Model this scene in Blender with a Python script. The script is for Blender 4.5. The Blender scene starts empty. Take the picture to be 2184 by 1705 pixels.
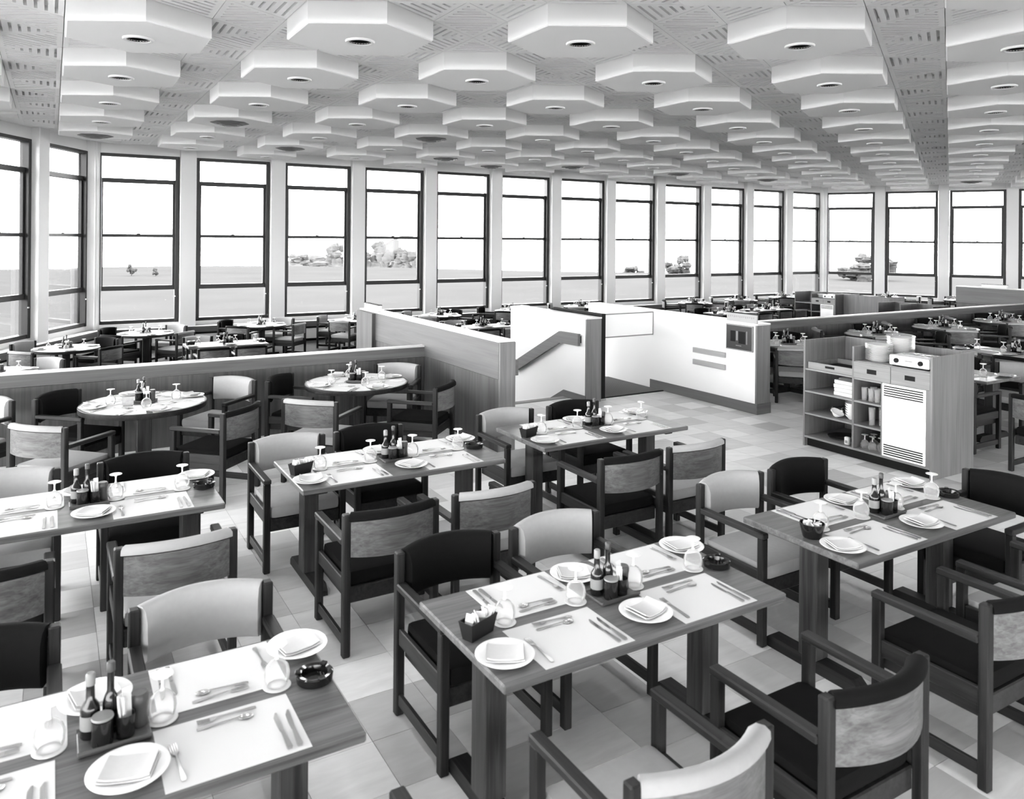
import bpy, bmesh, math, random
from mathutils import Matrix, Vector
random.seed(7)
D = bpy.data
S = bpy.context.scene
COL = S.collection
PI = math.pi

# ------------------------------------------------------------------ camera
F_PX, CX, HY, ROLL, HC = 1660.0, 1092.0, 509.5, 0.0082, 2.36
cd = D.cameras.new('camera')
cam = D.objects.new('camera', cd); COL.objects.link(cam)
cd.sensor_width = 36.0
cd.lens = F_PX / 2184 * 36
cd.shift_y = -(852.5 - HY) / 2184
cd.clip_start = 0.05; cd.clip_end = 2000
cam.location = (0, 0, HC)
cam.rotation_euler = (Matrix.Rotation(PI / 2, 4, 'X') @ Matrix.Rotation(ROLL, 4, 'Z')).to_euler()
cd.dof.use_dof = True; cd.dof.focus_distance = 10.0; cd.dof.aperture_fstop = 4.0
S.camera = cam

# ------------------------------------------------------------------ world (bright overcast haze)
w = D.worlds.new('overcast_sky'); S.world = w; w.use_nodes = True
bg = w.node_tree.nodes['Background']
bg.inputs[0].default_value = (1, 1, 1, 1); bg.inputs[1].default_value = 7.5
vs = S.view_settings
vs.view_transform = 'Standard'; vs.look = 'None'; vs.gamma = 1.0; vs.exposure = 1.38
vs.use_curve_mapping = False
S.cycles.use_denoising = True
S.cycles.max_bounces = 7; S.cycles.diffuse_bounces = 4; S.cycles.glossy_bounces = 3; S.cycles.transparent_max_bounces = 12
S.cycles.use_adaptive_sampling = True; S.cycles.adaptive_threshold = 0.03
S.cycles.caustics_reflective = False; S.cycles.caustics_refractive = False
S.cycles.sample_clamp_indirect = 6.0

# ------------------------------------------------------------------ grid frame of the room
TH = math.radians(30.6)
UX, UY = math.cos(TH), math.sin(TH)
VX, VY = -math.sin(TH), math.cos(TH)
def W(u, v, z=0.0): return Vector((u * UX + v * VX, u * UY + v * VY, z))
LOW = -0.5                                  # floor of the sunken window terrace

# ------------------------------------------------------------------ materials
def new_mat(name):
    m = D.materials.new(name); m.use_nodes = True
    nt = m.node_tree
    return m, nt, nt.nodes['Principled BSDF']
def g(v): return (v, v, v, 1)
def plain(name, v, rough=0.5, spec=0.4, var=0.0, scale=8.0, bump=0.0, bscale=200.0):
    m, nt, b = new_mat(name)
    b.inputs['Roughness'].default_value = rough
    b.inputs['Specular IOR Level'].default_value = spec
    b.inputs['Base Color'].default_value = g(v)
    N, L = nt.nodes, nt.links
    if var or bump:
        tc = N.new('ShaderNodeTexCoord')
    if var:
        n = N.new('ShaderNodeTexNoise'); n.inputs['Scale'].default_value = scale; n.inputs['Detail'].default_value = 4
        r = N.new('ShaderNodeMapRange'); r.inputs['To Min'].default_value = v * (1 - var); r.inputs['To Max'].default_value = v * (1 + var)
        L.new(tc.outputs['Object'], n.inputs['Vector']); L.new(n.outputs['Fac'], r.inputs['Value']); L.new(r.outputs['Result'], b.inputs['Base Color'])
    if bump:
        n2 = N.new('ShaderNodeTexNoise'); n2.inputs['Scale'].default_value = bscale
        bp = N.new('ShaderNodeBump'); bp.inputs['Strength'].default_value = bump; bp.inputs['Distance'].default_value = 0.002
        L.new(tc.outputs['Object'], n2.inputs['Vector']); L.new(n2.outputs['Fac'], bp.inputs['Height']); L.new(bp.outputs['Normal'], b.inputs['Normal'])
    return m
def wood(name, lo, hi, axis='X', rough=0.45, scale=1.0, spec=0.4):
    """Grain streaks running along a local axis."""
    m, nt, b = new_mat(name); N, L = nt.nodes, nt.links
    b.inputs['Roughness'].default_value = rough; b.inputs['Specular IOR Level'].default_value = spec
    tc = N.new('ShaderNodeTexCoord'); oi = N.new('ShaderNodeObjectInfo')
    cmb = N.new('ShaderNodeCombineXYZ')
    mul = N.new('ShaderNodeMath'); mul.operation = 'MULTIPLY'; mul.inputs[1].default_value = 23.0
    L.new(oi.outputs['Random'], mul.inputs[0])
    for i in range(3): L.new(mul.outputs[0], cmb.inputs[i])
    add = N.new('ShaderNodeVectorMath'); add.operation = 'ADD'
    L.new(tc.outputs['Object'], add.inputs[0]); L.new(cmb.outputs[0], add.inputs[1])
    mp = N.new('ShaderNodeMapping')
    sc = [55 * scale] * 3; sc['XYZ'.index(axis)] = 2.0 * scale
    mp.inputs['Scale'].default_value = sc
    L.new(add.outputs[0], mp.inputs['Vector'])
    n = N.new('ShaderNodeTexNoise'); n.inputs['Scale'].default_value = 1.0; n.inputs['Detail'].default_value = 6; n.inputs['Distortion'].default_value = 0.8
    L.new(mp.outputs[0], n.inputs['Vector'])
    mp2 = N.new('ShaderNodeMapping'); sc2 = [16 * scale] * 3; sc2['XYZ'.index(axis)] = 0.8 * scale
    mp2.inputs['Scale'].default_value = sc2; L.new(add.outputs[0], mp2.inputs['Vector'])
    n2 = N.new('ShaderNodeTexNoise'); n2.inputs['Scale'].default_value = 1.0; n2.inputs['Detail'].default_value = 3; n2.inputs['Distortion'].default_value = 0.5
    L.new(mp2.outputs[0], n2.inputs['Vector'])
    mx = N.new('ShaderNodeMath'); mx.operation = 'ADD'; L.new(n.outputs['Fac'], mx.inputs[0]); L.new(n2.outputs['Fac'], mx.inputs[1])
    r = N.new('ShaderNodeMapRange'); r.inputs['From Min'].default_value = 0.7; r.inputs['From Max'].default_value = 1.3
    r.inputs['To Min'].default_value = lo; r.inputs['To Max'].default_value = hi
    L.new(mx.outputs[0], r.inputs['Value']); L.new(r.outputs['Result'], b.inputs['Base Color'])
    return m
M = {}
M['ceil'] = plain('ceiling_plaster', 0.90, 0.9, 0.1)
M['rib'] = plain('ribbed_plaster', 0.88, 0.9, 0.1)
M['white'] = plain('white_paint', 0.80, 0.6, 0.3)
M['laminate'] = plain('white_laminate', 0.86, 0.42, 0.4)
M['pillar'] = plain('pillar_paint', 0.74, 0.7, 0.2)
M['black'] = plain('black_baffle', 0.006, 0.7, 0.2)
M['vent'] = plain('grey_vent_metal', 0.10, 0.5, 0.4)
M['dframe'] = plain('dark_window_frame', 0.018, 0.45, 0.4, 0.3)
M['chairwood_z'] = wood('chair_wood_upright', 0.005, 0.026, 'Z', 0.5, 1.0, 0.2)
M['chairwood_y'] = wood('chair_wood_rail', 0.006, 0.028, 'Y', 0.45, 1.0, 0.3)
M['chairback'] = wood('chair_back_veneer', 0.065, 0.165, 'X', 0.45, 1.5)
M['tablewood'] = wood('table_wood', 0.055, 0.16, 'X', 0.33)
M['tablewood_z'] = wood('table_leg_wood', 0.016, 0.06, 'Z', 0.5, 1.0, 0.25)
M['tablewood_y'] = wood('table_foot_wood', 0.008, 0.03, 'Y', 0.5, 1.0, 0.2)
M['part_x'] = wood('partition_wood_band', 0.075, 0.135, 'X', 0.5, 0.6)
M['part_z'] = wood('partition_wood_panel', 0.055, 0.105, 'Z', 0.5, 0.6)
M['cap'] = plain('partition_cap_sheen', 0.62, 0.35, 0.5)  # pale tone puts the highlight along the tops into the colour
M['stwood'] = wood('station_wood', 0.12, 0.19, 'Z', 0.5, 0.7)
M['stwood_x'] = wood('station_shelf_wood', 0.17, 0.25, 'Y', 0.5, 0.7)
M['fab_l'] = plain('light_fabric', 0.33, 0.95, 0.1, 0.06, 40, 0.25, 500)
M['fab_d'] = plain('dark_fabric', 0.006, 0.95, 0.1, 0.2, 40, 0.25, 500)
M['paper'] = plain('white_paper', 0.62, 0.85, 0.2)
M['china'] = plain('white_china', 0.84, 0.12, 0.5)
M['napkin'] = plain('napkin_cloth', 0.56, 0.95, 0.1, 0.04, 60)
M['dglass'] = plain('dark_bottle_glass', 0.008, 0.12, 0.5)
M['dwood'] = wood('dark_condiment_wood', 0.02, 0.06, 'Z', 0.4)
M['troughm'] = plain('dark_stained_basket', 0.012, 0.5, 0.2)
M['lidm'] = plain('bottle_cap', 0.20, 0.4, 0.5)
M['mid'] = plain('mid_grey_plastic', 0.22, 0.45, 0.4)
M['tray'] = wood('tray_wood', 0.05, 0.12, 'X', 0.4)
m, nt, b = new_mat('steel'); b.inputs['Base Color'].default_value = g(0.62); b.inputs['Metallic'].default_value = 1.0; b.inputs['Roughness'].default_value = 0.22; M['steel'] = m
M['lawn'] = plain('pale_lawn', 0.040, 0.95, 0.0, 0.15, 0.25)
M['hill'] = plain('hazy_hill', 0.048, 0.95, 0.0, 0.15, 0.2)
M['leaf'] = plain('hazy_leaves', 0.036, 0.9, 0.1, 0.35, 3.0)
M['trunk'] = plain('hazy_trunk', 0.034, 0.9, 0.1)
M['mat_rib'] = plain('ribbed_rubber', 0.07, 0.8, 0.2)
def glassy(name, gloss, tint, white):
    """Thin clear glass: mostly transparent, a little glossy, a little milky."""
    m, nt, b = new_mat(name); N, L = nt.nodes, nt.links
    N.remove(b); out = N['Material Output']
    tr = N.new('ShaderNodeBsdfTransparent'); tr.inputs[0].default_value = g(tint)
    gl = N.new('ShaderNodeBsdfGlossy'); gl.inputs['Roughness'].default_value = 0.03; gl.inputs[0].default_value = g(0.95)
    df = N.new('ShaderNodeBsdfDiffuse'); df.inputs[0].default_value = g(0.9)
    lw = N.new('ShaderNodeLayerWeight'); lw.inputs[0].default_value = gloss
    m1 = N.new('ShaderNodeMixShader'); L.new(lw.outputs['Fresnel'], m1.inputs[0]); L.new(tr.outputs[0], m1.inputs[1]); L.new(gl.outputs[0], m1.inputs[2])
    m2 = N.new('ShaderNodeMixShader'); m2.inputs[0].default_value = white; L.new(m1.outputs[0], m2.inputs[1]); L.new(df.outputs[0], m2.inputs[2])
    L.new(m2.outputs[0], out.inputs[0])
    return m
M['pane'] = glassy('window_glass', 0.12, 0.97, 0.0)
M['goblet'] = glassy('goblet_glass', 0.18, 0.96, 0.14)
M['gobfoot'] = glassy('goblet_foot_glass', 0.2, 0.95, 0.65)
M['door_glass'] = glassy('smoked_glass', 0.4, 0.25, 0.0)
# floor tile: tone per tile from a face attribute, streaky marbling
m, nt, b = new_mat('vinyl_floor_tile'); N, L = nt.nodes, nt.links
at = N.new('ShaderNodeAttribute'); at.attribute_name = 'tone'
tc = N.new('ShaderNodeTexCoord'); mp = N.new('ShaderNodeMapping'); mp.inputs['Scale'].default_value = (1.6, 7.0, 1)
n = N.new('ShaderNodeTexNoise'); n.inputs['Scale'].default_value = 2.2; n.inputs['Detail'].default_value = 5; n.inputs['Distortion'].default_value = 1.0
L.new(tc.outputs['Object'], mp.inputs['Vector']); L.new(mp.outputs[0], n.inputs['Vector'])
r = N.new('ShaderNodeMapRange'); r.inputs['To Min'].default_value = 0.82; r.inputs['To Max'].default_value = 1.18
L.new(n.outputs['Fac'], r.inputs['Value'])
mu = N.new('ShaderNodeMath'); mu.operation = 'MULTIPLY'; L.new(at.outputs['Fac'], mu.inputs[0]); L.new(r.outputs['Result'], mu.inputs[1])
L.new(mu.outputs[0], b.inputs['Base Color']); b.inputs['Roughness'].default_value = 0.38; b.inputs['Specular IOR Level'].default_value = 0.4
M['tile'] = m
M['carpet'] = plain('dark_carpet', 0.07, 0.95, 0.1, 0.25, 30, 0.3, 300)
M['railm'] = wood('pale_rail_wood', 0.30, 0.42, 'Y', 0.5, 0.6)
M['screed'] = plain('floor_screed', 0.25, 0.8, 0.2)

# ------------------------------------------------------------------ mesh helpers
class MB:
    def __init__(s): s.v = []; s.f = []
    def add(s, vs, fs):
        o = len(s.v); s.v += [tuple(p) for p in vs]; s.f += [tuple(o + i for i in f) for f in fs]; return s
    def box(s, x0, x1, y0, y1, z0, z1, bev=0.0, mtx=None):
        if bev <= 0:
            vs = [(x, y, z) for z in (z0, z1) for y in (y0, y1) for x in (x0, x1)]
            fs = [(0, 2, 3, 1), (4, 5, 7, 6), (0, 1, 5, 4), (2, 6, 7, 3), (0, 4, 6, 2), (1, 3, 7, 5)]
        else:
            bm = bmesh.new(); bmesh.ops.create_cube(bm, size=1)
            for p in bm.verts:
                p.co = Vector(((x0 + x1) / 2 + p.co.x * (x1 - x0), (y0 + y1) / 2 + p.co.y * (y1 - y0), (z0 + z1) / 2 + p.co.z * (z1 - z0)))
            bmesh.ops.bevel(bm, geom=bm.edges[:], offset=bev, segments=2 if bev > 0.012 else 1, affect='EDGES', profile=0.6)
            bm.verts.index_update()
            vs = [p.co.copy() for p in bm.verts]; fs = [tuple(q.index for q in f.verts) for f in bm.faces]; bm.free()
        if mtx: vs = [mtx @ Vector(p) for p in vs]
        return s.add(vs, fs)
    def lathe(s, prof, n=24, c=(0, 0, 0), close=True):
        vs = []; fs = []
        for r, z in prof:
            for i in range(n):
                a = 2 * PI * i / n; vs.append((c[0] + r * math.cos(a), c[1] + r * math.sin(a), c[2] + z))
        for k in range(len(prof) - 1):
            for i in range(n):
                j = (i + 1) % n; fs.append((k * n + i, k * n + j, (k + 1) * n + j, (k + 1) * n + i))
        if close:
            fs.append(tuple(range(n - 1, -1, -1))); o = (len(prof) - 1) * n; fs.append(tuple(o + i for i in range(n)))
        return s.add(vs, fs)
    def prism(s, poly, z0, z1):
        n = len(poly); vs = [(x, y, z0) for x, y in poly] + [(x, y, z1) for x, y in poly]
        fs = [tuple(range(n - 1, -1, -1)), tuple(range(n, 2 * n))] + [(i, (i + 1) % n, n + (i + 1) % n, n + i) for i in range(n)]
        return s.add(vs, fs)
    def sweep(s, rings):
        n = len(rings[0]); vs = [p for r in rings for p in r]; fs = []
        for k in range(len(rings) - 1):
            for i in range(n):
                j = (i + 1) % n; fs.append((k * n + i, k * n + j, (k + 1) * n + j, (k + 1) * n + i))
        fs.append(tuple(range(n - 1, -1, -1))); o = (len(rings) - 1) * n; fs.append(tuple(o + i for i in range(n)))
        return s.add(vs, fs)
    def mesh(s, name, mat, smooth=None):
        me = D.meshes.new(name); me.from_pydata(s.v, [], s.f); me.validate()
        bm = bmesh.new(); bm.from_mesh(me); bmesh.ops.recalc_face_normals(bm, faces=bm.faces[:]); bm.to_mesh(me); bm.free()
        me.materials.append(M[mat] if isinstance(mat, str) else mat)
        if smooth is not None:
            me.polygons.foreach_set('use_smooth', [True] * len(me.polygons)); me.set_sharp_from_angle(angle=math.radians(smooth))
        return me
def box_mesh(name, mat, *a, bev=0.0): return MB().box(*a, bev=bev).mesh(name, mat)

def link(name, me, parent=None, loc=(0, 0, 0), rz=0.0):
    o = D.objects.new(name, me); COL.objects.link(o)
    o.location = loc; o.rotation_euler = (0, 0, rz)
    if parent: o.parent = parent
    return o
def tag(o, label=None, cat=None, group=None, kind=None):
    if label: o['label'] = label
    if cat: o['category'] = cat
    if group: o['group'] = group
    if kind: o['kind'] = kind
    return o
def thing(name, parts, loc, rz, label, cat, group=None):
    """parts: list of (name, mesh, [subparts]) in the thing's own frame."""
    e = link(name, None, None, loc, rz); e.empty_display_size = 0.1
    tag(e, label, cat, group)
    for p in parts:
        o = link(p[0], p[1], e, p[3] if len(p) > 3 else (0, 0, 0))
        for q in (p[2] if len(p) > 2 and p[2] else []):
            link(q[0], q[1], o)
    return e
def gb(name, mat, u0, u1, v0, v1, z0, z1, parent=None, bev=0.0):
    """box aligned with the room grid"""
    du, dv = (u1 - u0) / 2, (v1 - v0) / 2
    me = box_mesh(name, mat, -du, du, -dv, dv, 0, z1 - z0, bev=bev)
    o = link(name, me, None, W((u0 + u1) / 2, (v0 + v1) / 2, z0), TH)
    if parent:
        o.parent = parent
        o.matrix_parent_inverse = (Matrix.Translation(parent.location) @ Matrix.Rotation(parent.rotation_euler.z, 4, 'Z')).inverted()
    return o
def grid_root(name, u, v, z, label=None, cat=None, group=None, kind=None):
    e = link(name, None, None, W(u, v, z), TH); e.empty_display_size = 0.1
    return tag(e, label, cat, group, kind)

# ================================================================== SETTING
ZU, DLAT, DROP = 4.392, 2.278, 0.212        # underside of ceiling hexagons, lattice pitch, their drop
ZRIB = ZU + DROP
SIDE, VG, U0 = 27.35, 21.75, 0.75           # side of the hexagonal hall, window line, first corner
PITCH, WW = 2.278, 1.878
Z_SILL, Z_TOP = 0.155, 4.40
P = [W(U0, VG)]
P.append(W(U0 + SIDE, VG))
for k in (1, 2, 3, 4):
    a = TH - k * PI / 3; P.append(P[-1] + SIDE * Vector((math.cos(a), math.sin(a), 0)))
hexpoly = [(p.x, p.y) for p in P]

floor = link('floor', MB().prism(hexpoly[::-1], LOW - 0.2, LOW).mesh('floor', 'carpet')); tag(floor, 'dark carpeted floor of the sunken terrace along the windows', kind='structure')
fl2 = gb('floor', 'screed', -6.5, 34, -12, 9.55, LOW, -0.004); tag(fl2, 'pale marbled tiled floor of the raised dining level', kind='structure')
ceil = link('ceiling', MB().prism(hexpoly, ZRIB + 0.055, ZRIB + 0.3).mesh('ceiling', 'rib')); tag(ceil, 'white ceiling of hanging hexagons and ribbed triangles', kind='structure')

# ---- floor tiles
TP = 0.355
def tile_mesh(tone, rot):
    h = TP / 2 - 0.0012
    me = MB().box(-h, h, -h, h, -0.004, 0).mesh('tile', 'tile')
    a = me.attributes.new('tone', 'FLOAT', 'FACE'); a.data.foreach_set('value', [tone] * len(me.polygons))
    if rot: me.transform(Matrix.Rotation(PI / 2, 4, 'Z'))
    return me
tones = [0.50, 0.60, 0.68, 0.74, 0.80]
tmeshes = [tile_mesh(t, r) for t in tones for r in (0, 1)]
cells = []
for i in range(-26, 92):
    for j in range(-30, 27):
        u, v = 1.31 + (i + 0.5) * TP, 3.103 + (j + 0.5) * TP
        if v > 9.5 or u > 33.5 or u < -6.2 or v < -11.5: continue
        p = W(u, v); x, y = p.x, p.y
        infr = y > 1.5 and abs(x / y) < 0.72 and (HC / y * F_PX) < 1240
        cells.append((0 if infr else 1, x * x + y * y, u, v))
cells.sort()
rest = MB(); rtones = []
for k, (a, d, u, v) in enumerate(cells):
    q = random.randrange(10)
    if k < 290:
        o = link('floor_tile', tmeshes[q], None, W(u, v, 0), TH); o.parent = fl2
        o.matrix_parent_inverse = (Matrix.Translation(fl2.location) @ Matrix.Rotation(TH, 4, 'Z')).inverted()
    else:
        h = TP / 2 - 0.0012; c = [W(u + a1, v + b1, 0) for a1, b1 in ((-h, -h), (h, -h), (h, h), (-h, h))]
        rest.add(c, [(0, 1, 2, 3)]); rtones.append(tones[q // 2])
me = D.meshes.new('floor_tiles_beyond'); me.from_pydata(rest.v, [], rest.f); me.materials.append(M['tile'])
a = me.attributes.new('tone', 'FLOAT', 'FACE'); a.data.foreach_set('value', rtones)
o = link('floor_tiles_beyond', me, fl2); tag(o, kind='stuff')
o.matrix_parent_inverse = (Matrix.Translation(fl2.location) @ Matrix.Rotation(TH, 4, 'Z')).inverted()

# ---- ceiling lattice
CA = math.radians(0.6)                       # rows of hexagons run almost across the view
e1 = Vector((math.cos(CA), math.sin(CA), 0)); e2 = Vector((math.cos(CA + PI / 3), math.sin(CA + PI / 3), 0)); e3 = e2 - e1
A = DLAT / 3
def unproj(px, py, z):
    dx, dy = px - CX, py - HY
    x, y = dx + ROLL * dy, dy - ROLL * dx
    d = F_PX * (HC - z) / y
    return Vector((x / F_PX * d, d, z))
H0 = unproj(768, 87, ZU); H0.z = 0
def inside(p, marg):
    for k in range(6):
        a, b = P[k], P[(k + 1) % 6]; d = (b - a).normalized()
        if (p - a).cross(d).z < marg: return False
    return True
def hex_mesh(hole):
    mb = MB(); B = [(A * math.cos(k * PI / 3 + CA) * 0.992, A * math.sin(k * PI / 3 + CA) * 0.992) for k in range(6)]
    c = 0.015; sc = (A - c) / A
    vs = [(x, y, DROP + 0.02) for x, y in B] + [(x, y, c * 0.6) for x, y in B] + [(x * sc, y * sc, 0) for x, y in B]
    fs = []
    for k in range(6):
        j = (k + 1) % 6; fs += [(k, j, 6 + j, 6 + k), (6 + k, 6 + j, 12 + j, 12 + k)]
    if hole:
        n = 24; vs += [(0.125 * math.cos(CA + 2 * PI * i / n), 0.125 * math.sin(CA + 2 * PI * i / n), 0) for i in range(n)]
        for k in range(6):
            j = (k + 1) % 6
            fs.append((12 + k, 12 + j) + tuple(18 + (4 * k + i) % n for i in (4, 3, 2, 1, 0)))
    else: fs.append(tuple(12 + k for k in range(6)))
    return mb.add(vs, fs).mesh('hexagon_panel', 'ceil')
LAMP = D.lights.new('fill_lamp', 'SPOT'); LAMP.energy = 17.0; LAMP.spot_size = math.radians(125); LAMP.spot_blend = 0.7; LAMP.shadow_soft_size = 0.09
hx_hole, hx_flat = hex_mesh(True), hex_mesh(False)
trim_me = MB().lathe([(0.123, -0.002), (0.150, -0.002), (0.152, -0.008), (0.145, -0.022), (0.128, -0.026), (0.116, -0.022), (0.112, -0.012), (0.112, 0.002)], 32, close=False).mesh('trim_ring', 'white', 40)
can_me = MB().lathe([(0.1115, -0.010), (0.113, 0.003), (0.113, 0.17), (0.0005, 0.175)], 24, close=False).mesh('baffle', 'black', 40)
lamp_me = MB().lathe([(0.02, 0.165), (0.045, 0.14), (0.06, 0.105), (0.055, 0.09), (0.001, 0.088)], 20, close=False).mesh('reflector_lamp', 'mid', 40)
vent_parts = []
for i, (r0, z0) in enumerate([(0.33, -0.022), (0.24, -0.042), (0.14, -0.058)]):
    pr = [(r0 * 1.0, 0.0), (r0, z0 * 0.4), (r0 * 0.86, z0), (r0 * 0.55, z0 - 0.004)]
    vent_parts.append(('louvre_ring', MB().lathe(pr, 8, close=True).mesh('louvre_ring', 'vent')))
ORD = ['first', 'second', 'third', 'fourth', 'fifth', 'sixth', 'seventh', 'eighth', 'ninth', 'tenth', 'eleventh', 'twelfth', 'thirteenth', 'fourteenth', 'fifteenth', 'sixteenth', 'seventeenth', 'eighteenth', 'nineteenth', 'twentieth', 'twenty-first', 'twenty-second', 'twenty-third', 'twenty-fourth', 'twenty-fifth', 'twenty-sixth', 'twenty-seventh', 'twenty-eighth']
vent_px = [(490, 258), (205, 287), (912, 292), (622, 315), (952, 335), (1217, 353), (1448, 370), (1640, 384), (705, 350), (1190, 375), (2070, 387), (1560, 398), (1010, 362)]
vent_xy = [unproj(x, y, ZU) for x, y in vent_px]
nodes = []
for r_ in range(-4, 16):
    for c_ in range(-26, 26):
        p = H0 + e1 * (DLAT * c_) + (e2 * (DLAT * r_))
        if p.y < 0.3 or abs(p.x) > 0.74 * p.y + 3.2 or not inside(p, A * 0.9 + 0.35): continue
        nodes.append((r_, p))
vent_ids = set()
for q in vent_xy:
    q0 = Vector((q.x, q.y, 0)); i = min(range(len(nodes)), key=lambda i: (nodes[i][1] - q0).length)
    if (nodes[i][1] - q0).length < 1.3: vent_ids.add(i)
rows = sorted({r_ for r_, p in nodes}); firstvis = None
byrow = {}
for i, (r_, p) in enumerate(nodes): byrow.setdefault(r_, []).append((p.x, i))
vis_rows = [r_ for r_ in rows if any(abs(nodes[i][1].x / nodes[i][1].y) < 0.66 for x, i in byrow[r_]) and nodes[byrow[r_][0][1]][1].y > 6]
order = sorted(range(len(nodes)), key=lambda i: nodes[i][1].length)
extra = MB(); nhex = 0
for i in order:
    r_, p = nodes[i]
    isv = i in vent_ids
    seen = abs(p.x) < 0.68 * p.y + (2.2 if r_ < 0 else 0)
    if nhex < 295:
        link('hexagon_panel', hx_flat if (isv or not seen) else hx_hole, ceil, (p.x, p.y, ZU)); nhex += 1
    else:
        src = hx_flat; o0 = [(v_.co.x + p.x, v_.co.y + p.y, v_.co.z + ZU) for v_ in src.vertices]
        extra.add(o0, [tuple(f.vertices) for f in src.polygons])
    if not seen: continue
    rown = ORD[min(max(0, r_ + 0), 27)] if r_ >= 0 else 'overhead ' + ORD[-r_ - 1]
    cidx = sorted(x for x, j in byrow[r_] if abs(x) < 0.68 * nodes[j][1].y + (2.2 if r_ < 0 else 0)).index(p.x)
    where = '%s hexagon from the west end of the %s ceiling row' % (ORD[min(cidx, 27)], rown)
    if isv:
        thing('ceiling_vent', vent_parts, (p.x, p.y, ZU), CA + PI / 8, 'dark stepped air vent under the ' + where.replace('from the west end of the', 'of the'), 'vent', 'ceiling air vents')
    else:
        thing('downlight', [('trim_ring', trim_me), ('baffle', can_me), ('reflector_lamp', lamp_me)], (p.x, p.y, ZU), 0, 'recessed downlight in the ' + where.replace('from the west end of the', 'of the'), 'downlight', 'recessed ceiling downlights')
        uu, vv = p.x * UX + p.y * UY, p.x * VX + p.y * VY
        if uu > 8.6 or vv > 11.5: continue          # spots added only over the raised front zone, to brighten floor and tables
        lo = D.objects.new('fill_lamp', LAMP); COL.objects.link(lo); lo.location = (p.x, p.y, ZU - 0.03)
if extra.v: tag(link('hexagon_panels_beyond', extra.mesh('hexagon_panels_beyond', 'ceil'), ceil), kind='stuff')
# ribbed triangles between the hexagons
RH = A * math.sqrt(3) / 2
def rib_tri():
    """ribs parallel to the base of a triangle: base from (-A/2,-RH/3) to (A/2,-RH/3), apex (0,2RH/3)"""
    mb = MB(); H_ = 0.06
    def band(y0, y1, x00, x01, x10, x11):
        y0 -= RH / 3; y1 -= RH / 3
        mb.add([(x00, y0, 0), (x01, y0, 0), (x11, y1, 0), (x10, y1, 0), (x00, y0, H_), (x01, y0, H_), (x11, y1, H_), (x10, y1, H_)],
               [(3, 2, 1, 0), (0, 1, 5, 4), (1, 2, 6, 5), (2, 3, 7, 6), (3, 0, 4, 7)])
    def hw(y): return A / 2 * (1 - y / RH) - 0.004
    y = 0.004
    for k in range(6):
        s0 = 0.055 + 0.088 * k; s1 = s0 + 0.030
        band(y, s0, -hw(y), hw(y), -hw(s0), hw(s0))
        m0 = max(0.012, hw(s0) - 0.075)
        band(s0, s1, -hw(s0), -m0, -hw(s1), -m0 + 0.0); band(s0, s1, m0, hw(s0), m0, hw(s1))
        y = s1
    band(y, RH - 0.01, -hw(y), hw(y), -0.003, 0.003)
    return mb
rt = rib_tri(); rib_me = rt.mesh('ribbed_panel', 'rib')
nrm = [Vector((-math.sin(CA + k * PI / 3), math.cos(CA + k * PI / 3), 0)) for k in range(3)]   # normals of strip directions 0, 60, 120
tris = []
for i in range(-60, 70):
    for j in range(-6, 50):
        base = H0 + e1 * (A * i) + e2 * (A * j)
        for up in (0, 1):
            c = base + (e1 + e2) * (A / 3) if up else base + (e1 + e2) * (2 * A / 3)
            if c.y < 2.4 or abs(c.x) > 0.74 * c.y + 2.0 or not inside(c, 0.55): continue
            pure = []
            for k in range(3):
                wv = ((c - H0).dot(nrm[k]) / RH) % 3.0
                if 1.0 < wv < 2.0: pure.append(k)
            if not pure: continue                     # under a hexagon
            if len(pure) == 1: dirk = pure[0]
            else: dirk = 3 - pure[0] - pure[1] if len(pure) == 2 else 0
            # rotation: base direction dirk*60 deg, apex on the correct side
            ang = CA + dirk * PI / 3
            apexes = [(CA + PI / 2 + q * 2 * PI / 3 + (0 if up else PI)) % (2 * PI) for q in range(3)]
            best = min(apexes, key=lambda t: abs(math.cos(t - ang)))
            tris.append((c.length, c, best - PI / 2))
tris.sort(key=lambda t: t[0])
far = MB(); cnt = 0
for d, c, rot in tris:
    vis = c.y > 6.0 and abs(c.x / c.y) < 0.69
    if vis and cnt < 295:
        link('ribbed_panel', rib_me, ceil, (c.x, c.y, ZRIB), rot); cnt += 1
    else:
        cr, sr = math.cos(rot), math.sin(rot)
        far.add([(x * cr - y * sr + c.x, x * sr + y * cr + c.y, z + ZRIB) for x, y, z in rt.v], rt.f)
me = D.meshes.new('ribbed_panels_beyond'); me.from_pydata(far.v, [], far.f); me.materials.append(M['rib'])
tag(link('ribbed_panels_beyond', me, ceil), kind='stuff')

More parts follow.
